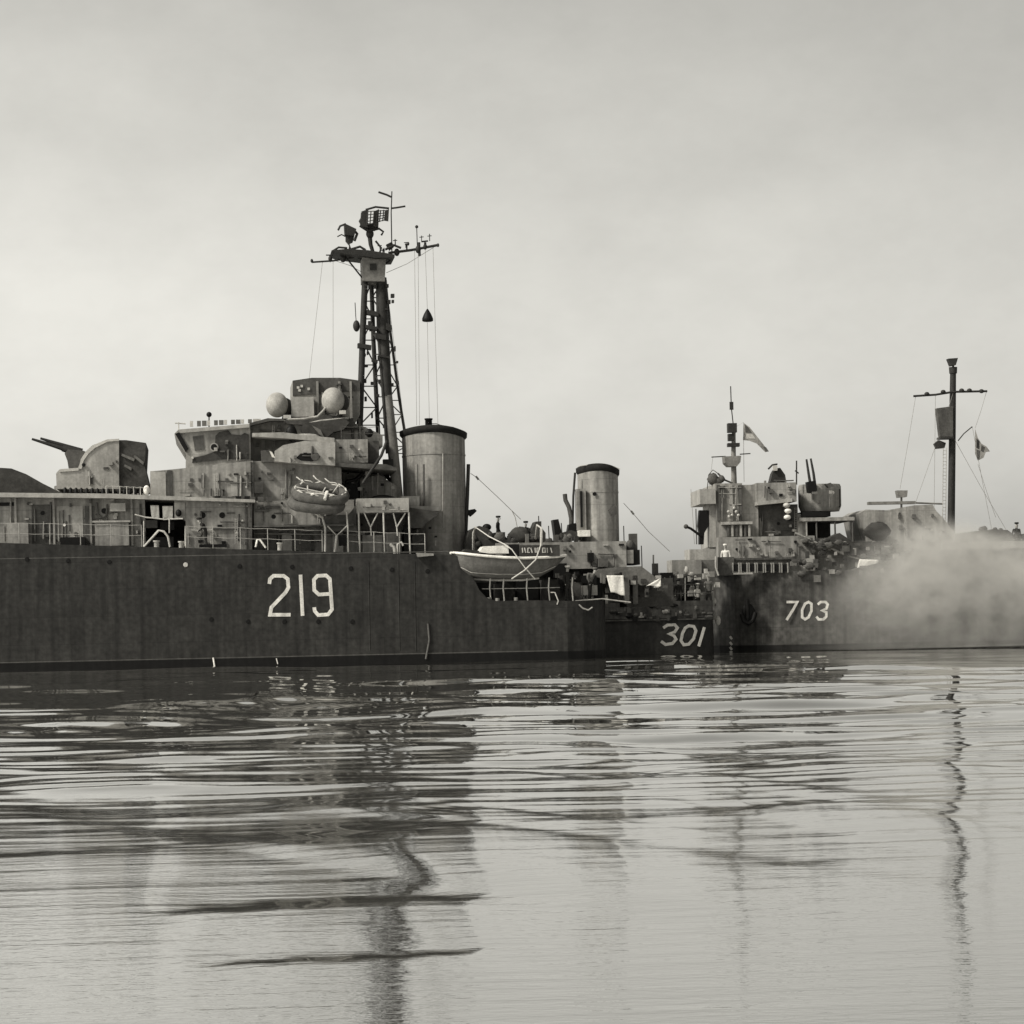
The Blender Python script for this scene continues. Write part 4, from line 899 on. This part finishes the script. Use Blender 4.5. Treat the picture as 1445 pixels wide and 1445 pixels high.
obj('davit', MB(F2).tube([(1010, 785), (1010, 800), (1014, 812)], .05, .5), 'pale', S2)
zs = F2.p(990, 856, .6).z
person(F2, Vector((F2.p(1000, 830, .8).x, .8, zs)), {'rw': (-.2, -.3, 1.1), 'rh': (-.2, -.38, 1.12)}, 'sailor in pale shirt and white cap at the right end of the low black hull', top='canvas_m', rz=-.3, h=1.6)
person(F2, Vector((F2.p(984, 830, .6).x, .6, zs-.2)), {'lw': (.2, -.3, 1.1), 'lh': (.2, -.38, 1.12)}, 'sailor in white shirt, second from the right end of the low black hull', top='shirt', rz=.5, h=1.35)
person(F2, Vector((F2.p(957, 830, 1.0).x, 1.0, zs-.1)), {}, 'sailor in dark clothes on the low black hull right of the small triangular cloth', rz=.2, h=1.5, hat='uniform')

# ================================================================== SHIP 703
S3 = thing('warship', 'pale grey ship with number 703 and two masts, partly lost in smoke at right', 'warship', F3, (0, 0, 0))
def X3(px, py=860, off=0): return F3.p(px, py, off).x
zt3 = F3.p(1100, 806, 0).z; zr3 = F3.p(1300, 770, 0).z; x0 = X3(1012); st = [(x0, 1.2, zt3, .9), (x0+.5, 2.8, zt3, .97), (x0+1.2, 4.0, zt3, 1), (x0+2.2, 4.9, zt3, 1), (x0+3.5, 5.3, zt3, 1), (x0+5, 5.5, zt3, 1)]
for px in (1150, 1200, 1260, 1290, 1400, 1500, 1700): st.append((X3(px), 5.5, zt3 if px < 1220 else zt3+(1.0 if px > 1270 else .5), 1))
for d, hb in ((8, 4.5), (16, 2.5), (22, .3)): st.append((X3(1700)+d, hb, zt3+1, 1))
H3 = loft_hull(F3, st, 5.5, 'hull', 'hull3', S3)
for g in ([(1110, 849.5), (1125, 849.5), (1120, 859), (1110, 875)], [(1141, 849.5), (1145, 852), (1145, 862), (1141, 871), (1136, 874), (1132, 871), (1132, 861), (1136, 852)],
          [(1154, 853), (1158, 849.5), (1165, 849.5), (1168, 853), (1166, 859), (1160, 861.5), (1166, 864), (1166, 870), (1162, 874), (1155, 874), (1152, 870)]):
    obj('hull_number', MB(F3).stroke(g, .135, 0, closed=(len(g) == 8)), 'number', H3)
bx('bulwark', F3, (1013, 786, 1036, 812), .05, .12, 'grey_d', H3)
AN = obj('anchor', MB(F3).tube([(1054, 846), (1055, 872)], .13, -.08).tube([(1046, 866), (1049, 876), (1056, 880), (1063, 875), (1066, 864)], .13, -.08).ball(F3.p(1056, 866, .05), .38, .12, .55, 16), 'black', H3)
for py in (898, 906, 913): obj('draught_mark', MB(F3).stroke([(1030, py), (1033, py+4)], .12, 1.2), 'pale', H3)
# windows row under the deck edge
D3 = bx('deckhouse', F3, (1014, 757, 1150, 810), 1.3, 7, 'grey', S3)
for i in range(7):
    px = 1035+i*11.5; wn = bx('window', F3, (px, 796, px+7, 806), .02, .3, 'black', H3)
    mb = MB(F3)
    for r_ in ((px-1.5, 794, px, 808), (px+7, 794, px+8.5, 808)): mb.box(*r_, -.04, .2)
    obj('frame', mb, 'grey', wn)
bx('gutter', F3, (1026, 787, 1120, 790), .9, .5, 'grey_d', D3)
bx('gutter', F3, (1035, 808, 1062, 810.5), -.1, .2, 'grey_l', H3)
# bridge
K1 = bx('bridge_tower', F3, (1010, 682, 1048, 760), 2.0, 5, 'grey', S3)
for px, m_ in ((1012, 'grey_d'), (1018, 'grey'), (1030, 'grey_l'), (1038, 'grey'), (1043, 'grey_d')): bx('panel', F3, (px, 684, px+4, 735), 1.9, .12, m_, K1)
bx('bridge_tower', F3, (1048, 684, 1070, 760), 2.3, 5, 'grey', S3)
K2 = bx('wheelhouse', F3, (1068, 681, 1124, 708), 1.6, 5, 'grey', S3)
pr('visor', F3, [(1068, 708), (1118, 703), (1118, 708), (1068, 713)], 1.5, 1, 'grey_l', K2)
bx('wheelhouse', F3, (1068, 712, 1126, 760), 2.6, 4, 'grey_d', S3)
bx('bridge_wing', F3, (988, 690, 1010, 711), 1.8, 4, 'grey_l', S3)
bx('wing_support', F3, (1001, 711, 1010, 772), 2.2, 2.5, 'grey_l', S3)
pr('canvas_screen', F3, [(987, 720), (1000, 720), (1000, 742), (994, 752), (993, 768), (987, 768), (987, 752), (985, 742)], 2.2, .5, 'black', S3)
tb('searchlight_arm', F3, [(968, 743), (975, 746), (990, 757)], .07, 2.2, 'black', S3)
obj('searchlight', MB(F3).ball(F3.p(968, 743, 2.2), .13), 'grey_d', S3)
tb('wing_post', F3, [(982, 718), (983, 768)], .03, 2.2, 'grey_d', S3)
tb('wing_post', F3, [(975, 690), (980, 768)], .012, 2.2, 'wire', S3)
bx('deck_edge', F3, (1018, 736, 1062, 740), 1.7, 1, 'grey_l', S3)
for i in range(6): bx('pillar', F3, (1026+i*6, 741, 1029+i*6, 757), 1.8, .3, 'grey_l' if i % 2 else 'grey_d', S3)
for px, py in ((1028, 722), (1033, 727), (1039, 722), (1029, 729), (1042, 727), (1036, 717)): obj('signal_flag_roll', MB(F3).ball(F3.p(px, py, 1.8), .09, .08, .09, 8), 'pale', S3)
for px, py in ((1110, 713), (1112, 721), (1111, 730), (1104, 766)): obj('ventilator', MB(F3).ball(F3.p(px, py, 1.5), .2, .2, .14, 12), 'white' if py != 713 else 'pale', S3)
for px, py, r_ in ((1006, 676, .32), (1012, 680, .28), (1018, 676, .2)): obj('covered_instrument', MB(F3).ball(F3.p(px, py, 3), r_, r_, r_, 12, .08), 'grey_d', S3)
tb('instrument_rail', F3, [(998, 690), (1000, 670), (1006, 663), (1013, 668)], .025, 3, 'grey_d', S3)
tb('instrument_rail', F3, [(1013, 668), (1022, 677), (1034, 682)], .05, 3, 'grey_d', S3)
obj('range_finder', MB(F3).prism([(1087, 680), (1090, 668), (1094, 661), (1101, 660), (1108, 670), (1110, 682)], 3, .8).tube([(1084, 662), (1090, 656), (1097, 655)], .05, 3.2), 'steel', S3)
bx('range_finder_plate', F3, (1091, 657, 1097, 664), 2.8, .2, 'pale', S3)
for pts in ([(1124, 650), (1124, 668), (1124, 684)], [(1122, 664), (1127, 668)]): tb('whip_aerial', F3, pts, .04, 2.8, 'steel', S3)
# gun tub
cc = F3.p(1157, 722, 3.6); sc_ = F3.scale(1157, 700, 3.6)
GTb = obj('gun_tub', MB(F3).lathe(cc, [(27*sc_, 0), (30*sc_, .3), (30*sc_, 1.35), (28.5*sc_, 1.5)], 26, .9), 'grey', S3)
obj('gun_barrel', MB(F3).tube([(1138, 648), (1141, 668), (1145, 692)], .055, 2.0, 8, .09), 'steel', GTb)
obj('gun_barrel', MB(F3).tube([(1144, 647), (1148, 668), (1151, 692)], .055, 2.0, 8, .09), 'steel', GTb)
pr('gun_cradle', F3, [(1139, 680), (1151, 678), (1153, 692), (1149, 696), (1141, 695)], 1.9, .6, 'black', GTb)
pr('ammunition_locker', F3, [(1165, 683), (1172, 681), (1178, 686), (1170, 688)], 1.8, .5, 'grey_d', GTb)
bx('ammunition_locker', F3, (1178, 690, 1186, 716), 3.0, .8, 'steel', GTb)
bx('tub_base', F3, (1132, 722, 1172, 729), 1.8, 4, 'black', S3)
bx('tub_support', F3, (1126, 725, 1138, 770), 2.2, 3, 'grey', S3)
RF = bx('after_platform', F3, (1128, 730, 1206, 735), 1.8, 5, 'grey', S3)
for px in (1138, 1152, 1178, 1203): tb('leg', F3, [(px, 735), (px+1, 770)], .05, 1.9, 'grey_l' if px == 1138 else 'grey_d', RF)
bx('recess_wall', F3, (1140, 737, 1172, 775), 4.5, 2, 'canvas', S3)  # shaded interior painted as a dark back wall
tb('accommodation_ladder', F3, [(1122, 752), (1150, 765), (1172, 776)], .06, .8, 'grey_l', S3)
# cargo and gear amidships
random.seed(21)
for i in range(95):
    px = random.uniform(1112, 1262); y0 = 756+(px-1118)*.08; py = y0+(818-y0)*random.random()**1.3; s_ = random.uniform(.06, .2); off = random.uniform(.15, 1.2) if py < 798 else -.10
    m_ = random.choice(['grey_d', 'canvas_m', 'hull3', 'hull3', 'grey', 'hull3', 'canvas_m', 'grey_l' if i % 2 == 0 else 'grey_d'])
    if i % 5 == 0: obj('canvas_bundle', MB(F3).ball(F3.p(px, py, off), s_*1.7, s_*.7, s_, 12, .25), m_, S3)
    else: bx('deck_gear', F3, (px, py, px+random.uniform(3, 11), py+random.uniform(3, 10)), off, .2, m_, S3)
bx('midships_house', F3, (1118, 765, 1215, 815), 1.8, 5, 'grey', S3)
pr('boat_cover', F3, [(1165, 772), (1172, 758), (1185, 752), (1200, 762), (1212, 774), (1225, 785), (1216, 788), (1190, 780)], .9, 1.4, 'canvas', S3)
pr('boat_cover', F3, [(1196, 764), (1235, 764), (1262, 768), (1262, 780), (1230, 784), (1208, 778)], 1.2, 1.6, 'canvas', S3)
tb('boat_boom', F3, [(1165, 770), (1190, 782), (1222, 792)], .06, .7, 'grey_l', S3)
AHs = pr('after_superstructure', F3, [(1214, 724), (1222, 719), (1252, 720), (1290, 713), (1316, 712), (1322, 722), (1330, 730), (1348, 752), (1348, 815), (1222, 815), (1222, 760), (1218, 745)], 2.2, 5, 'grey', S3)
obj('covered_winch', MB(F3).ball(F3.p(1238, 750, 1.6), .75, .5, .5, 16, .08), 'canvas', S3)
bx('stern_house', F3, (1330, 762, 1700, 830), 2.0, 6, 'grey', S3)
pr('stern_house', F3, [(1372, 765), (1372, 750), (1400, 747), (1422, 748), (1430, 754), (1700, 740), (1700, 765)], 3, 4, 'grey_d', S3)
for px, py in ((1385, 747), (1389, 746), (1412, 749), (1404, 748)): obj('covered_instrument', MB(F3).ball(F3.p(px, py, 3.2), .17, .2, .14, 12, .1), 'grey_d', S3)
RP = bx('radar_scanner', F3, (1226, 707.5, 1292, 711.5), 4.0, .5, 'steel_g', S3)
tb('scanner_tip', F3, [(1290, 709.5), (1330, 711)], .05, 4.2, 'steel_g', RP)
tb('scanner_post', F3, [(1272, 692), (1272, 720)], .06, 4.2, 'steel_g', RP)
obj('scanner_box', MB(F3).prism([(1266, 692), (1281, 692), (1280, 701), (1268, 702)], 3.9, .6), 'steel_g', RP)
cloth(F3, [(1213, 789), (1240, 790), (1226, 822), (1204, 822)], .25, 'cloth', 'hanging_cloth', 'white canvas hanging over the side of the ship with number 703', 'cloth')
fit_out(F3, D3, (1036, 759, 1148, 785), 1.24, 26, 31)
fit_out(F3, K1, (1012, 686, 1046, 735), 1.92, 12, 32)
fit_out(F3, K2, (1070, 684, 1122, 704), 1.56, 9, 33)
fit_out(F3, S3, (1070, 714, 1124, 756), 2.52, 20, 34)
fit_out(F3, AHs, (1228, 724, 1335, 790), 2.14, 22, 35)
fit_out(F3, GTb, (1136, 692, 1176, 716), 1.55, 6, 36)
fit_out(F3, S3, (950, 778, 1030, 800), 1.2, 10, 37)
fit_out(F3, S3, (1070, 676, 1120, 684), 2.0, 8, 38)
# fore mast
MF = obj('fore_mast', MB(F3).tube([(1035.5, 600), (1035, 640), (1036, 695)], .10, 3.4, 10, .17), 'steel_g', S3)
tb('topmast', F3, [(1031, 545), (1032, 575), (1035, 602)], .03, 3.4, 'steel', MF)
obj('mast_box', MB(F3).box(1027.5, 597, 1040, 610, 3.1, .5), 'steel', MF)
obj('mast_box', MB(F3).box(1028, 612, 1036, 622, 3.2, .4), 'steel', MF)
obj('mast_box', MB(F3).box(1027.5, 625, 1044, 630, 3.1, .5), 'steel', MF)
obj('mast_box', MB(F3).box(1030, 567, 1035, 578, 3.3, .15), 'steel', MF)
obj('crows_nest', MB(F3).prism([(1022, 644), (1046, 643), (1045, 652), (1040, 658), (1028, 658), (1023, 653)], 3.0, .9), 'steel_g', MF)
obj('yardarm', MB(F3).tube([(1004, 645), (1024, 644)], .03, 3.4).tube([(1044, 641), (1059, 640)], .03, 3.4), 'steel', MF)
obj('halyard', MB(F3).tube([(1034, 605), (1049, 596), (1050, 680)], .012, 3.4, 4), 'wire', MF)
obj('halyard', MB(F3).tube([(1006, 645), (1000, 690)], .01, 3.4, 4), 'wire', MF)
# main mast
MM = obj('main_mast', MB(F3).tube([(1345, 519), (1344, 600), (1341.5, 800)], .17, 4.2, 12, .22), 'steel', S3)
obj('mast_lamp', MB(F3).prism([(1338, 506), (1352, 505), (1349, 515), (1342, 516)], 3.9, .5), 'steel', MM)
tb('lamp_post', F3, [(1345, 512), (1345, 524)], .06, 4.2, 'steel', MM)
obj('mast_cap', MB(F3).lathe(F3.p(1345, 527, 4.2), [(.22, 0), (.24, .35)], 12), 'steel', MM)
obj('yardarm', MB(F3).tube([(1289, 559), (1320, 557), (1345, 553), (1393, 552)], .06, 4.0, 8), 'steel', MM)
for px, py in ((1308, 556), (1331, 553), (1368, 551), (1357, 551), (1385, 552)): obj('yard_fitting', MB(F3).ball(F3.p(px, py, 4), .15, .15, .12, 10), 'steel', MM)
pr('canvas_bucket', F3, [(1322, 576), (1345, 573), (1345, 619), (1327, 618)], 3.7, .5, 'grey_d', MM)
bx('platform', F3, (1327, 616, 1346, 619), 3.5, .9, 'steel', MM)
pr('mast_light', F3, [(1319, 626), (1325, 621), (1335, 625), (1333, 632), (1322, 633)], 3.8, .4, 'steel', MM)
tb('mast_bracket', F3, [(1352, 622), (1360, 612), (1372, 602)], .03, 4.0, 'steel', MM)
mb = MB(F3)
for px in (1331, 1335.5): mb.tube([(px, 632), (px-1.5, 790)], .02, 3.6, 5)
for i in range(30): mb.tube([(1330.5-.04*i, 636+i*5), (1335.3-.04*i, 636+i*5)], .014, 3.6, 4)
obj('mast_ladder', mb, 'grey_l', MM)
st_ = MB(F3)
for (x0_, y0_, x1_, y1_) in ((1372, 602, 1400, 750), (1320, 558, 1318, 730), (1392, 553, 1376, 604), (1380, 655, 1405, 730), (1292, 560, 1270, 690), (1345, 555, 1290, 715), (1347, 620, 1420, 748)): st_.tube([(x0_, y0_), ((x0_+x1_)/2, (y0_+y1_)/2+2), (x1_, y1_)], .011, 4, 4)
obj('rigging', st_, 'wire', MM)
# flags
def flag(F, poly, off, patches, label, group):
    mb = MB(F); mb.prism(poly, off, .03); th = obj('flag', mb, 'grey'); tag(th, label, 'flag', group)
    for p_, m_ in patches: pr('flag_patch', F, p_, off-.012, .054, m_, th)
flag(F3, [(1050, 597), (1058, 603), (1066, 613), (1085, 637), (1080, 638), (1068, 626), (1058, 622), (1048.5, 621)], 3.4,
     [([(1051, 599), (1056, 603), (1061, 611), (1052, 610)], 'grey_d'), ([(1053, 612), (1062, 613), (1066, 619), (1052, 619)], 'pale'), ([(1077, 630), (1081, 631), (1085, 637), (1080, 637)], 'grey_d')],
     'tapering signal flag flying from the shorter mast left of the gun tub', 'signal flags on the masts')
flag(F3, [(1376, 605), (1380, 618), (1385, 626), (1392, 630), (1397, 637), (1391, 638), (1388, 646), (1380, 650), (1376, 640)], 4.0,
     [([(1378, 619), (1382, 622), (1382, 634), (1378, 632)], 'steel'), ([(1385, 628), (1390, 631), (1388, 638), (1384, 636)], 'grey_d'), ([(1378, 634), (1383, 636), (1382, 648), (1379, 648)], 'grey_d')],
     'small fluttering flag on the halyard right of the tall thick mast', 'signal flags on the masts')
z3 = F3.p(1434, 790, 2.6).z
person(F3, Vector((F3.p(1434, 760, 3).x, 2.9, F3.p(1434, 742, 2.9).z-1.58)), {}, 'person in dark clothes standing near the right edge above the smoke', hat='uniform', rz=.3)
person(F3, Vector((F3.p(1024, 790, .8).x, .8, F3.p(1024, 773, .8).z-1.55)), {}, 'sailor in white shirt behind the bulwark at the left end of ship 703', top='shirt', rz=-.4, h=1.7)

# ================================================================== smoke drifting over the right-hand ship
def smoke():
    mb = MB(F3); xA, xB = X3(1080), X3(1520); zB, zT = .05, F3.p(1300, 660, 0).z
    mb.slab([(xA, zB), (xB, zB), (xB, zT), (xA, zT)], -5.2, -.25)
    m = bpy.data.materials.new('smoke'); m.use_nodes = True; t = m.node_tree; t.nodes.clear(); n = t.nodes.new; l = t.links.new
    o = n('ShaderNodeOutputMaterial'); v = n('ShaderNodeVolumePrincipled'); v.inputs['Color'].default_value = (.74, .725, .69, 1); v.inputs['Anisotropy'].default_value = 0
    l(v.outputs[0], o.inputs['Volume'])
    c = n('ShaderNodeTexCoord'); s = n('ShaderNodeSeparateXYZ'); l(c.outputs['Generated'], s.inputs[0])
    a = n('ShaderNodeTexNoise'); a.inputs['Scale'].default_value = .75; a.inputs['Detail'].default_value = 4; a.inputs['Roughness'].default_value = .7
    mp = n('ShaderNodeMapping'); mp.inputs['Scale'].default_value = (1, 1, 1.25); l(c.outputs['Object'], mp.inputs[0]); l(mp.outputs[0], a.inputs[0])
    def mrn(src, a0, a1, b0, b1, sm=True):
        r = n('ShaderNodeMapRange'); r.interpolation_type = 'SMOOTHSTEP' if sm else 'LINEAR'; r.inputs[1].default_value = a0; r.inputs[2].default_value = a1; r.inputs[3].default_value = b0; r.inputs[4].default_value = b1; l(src, r.inputs[0]); return r.outputs[0]
    def mth(op, x, y):
        q_ = n('ShaderNodeMath'); q_.operation = op
        for i, k in enumerate((x, y)):
            if isinstance(k, (int, float)): q_.inputs[i].default_value = k
            else: l(k, q_.inputs[i])
        return q_.outputs[0]
    gx = mrn(s.outputs[0], .13, .58, 0, 1); top = mrn(s.outputs[2], .60, .90, 1, 0); bot = mrn(s.outputs[2], .02, .42, .12, 1)
    ey = mrn(s.outputs[1], 0, .35, 0, 1); ex = mrn(s.outputs[0], .93, 1.0, 1, 0)
    # the upper edge climbs from left to right
    lim = mth('SUBTRACT', mth('ADD', mth('MULTIPLY', s.outputs[0], 1.0), .30), s.outputs[2]); lim2 = mth('SUBTRACT', mth('SUBTRACT', .97, mth('MULTIPLY', s.outputs[0], .47)), s.outputs[2]); up = mth('MULTIPLY', mrn(lim, -.05, .3, 0, 1), mrn(lim2, -.05, .2, 0, 1))
    body = mth('MULTIPLY', mth('MULTIPLY', gx, mth('MULTIPLY', top, bot)), mth('MULTIPLY', mth('MULTIPLY', ey, ex), up))
    nz = mrn(a.outputs[0], .34, .68, .18, 1.8)
    d = mth('MULTIPLY', mth('MULTIPLY', body, nz), .66); thin = mth('MULTIPLY', mrn(s.outputs[0], .02, .3, 0, 1), mth('MULTIPLY', mth('MULTIPLY', top, up), .03))
    l(mth('ADD', d, thin), v.inputs['Density'])
    ob = obj('smoke', mb, m); tag(ob, 'pale drifting smoke over the right-hand ship', 'smoke', kind='stuff')
smoke()
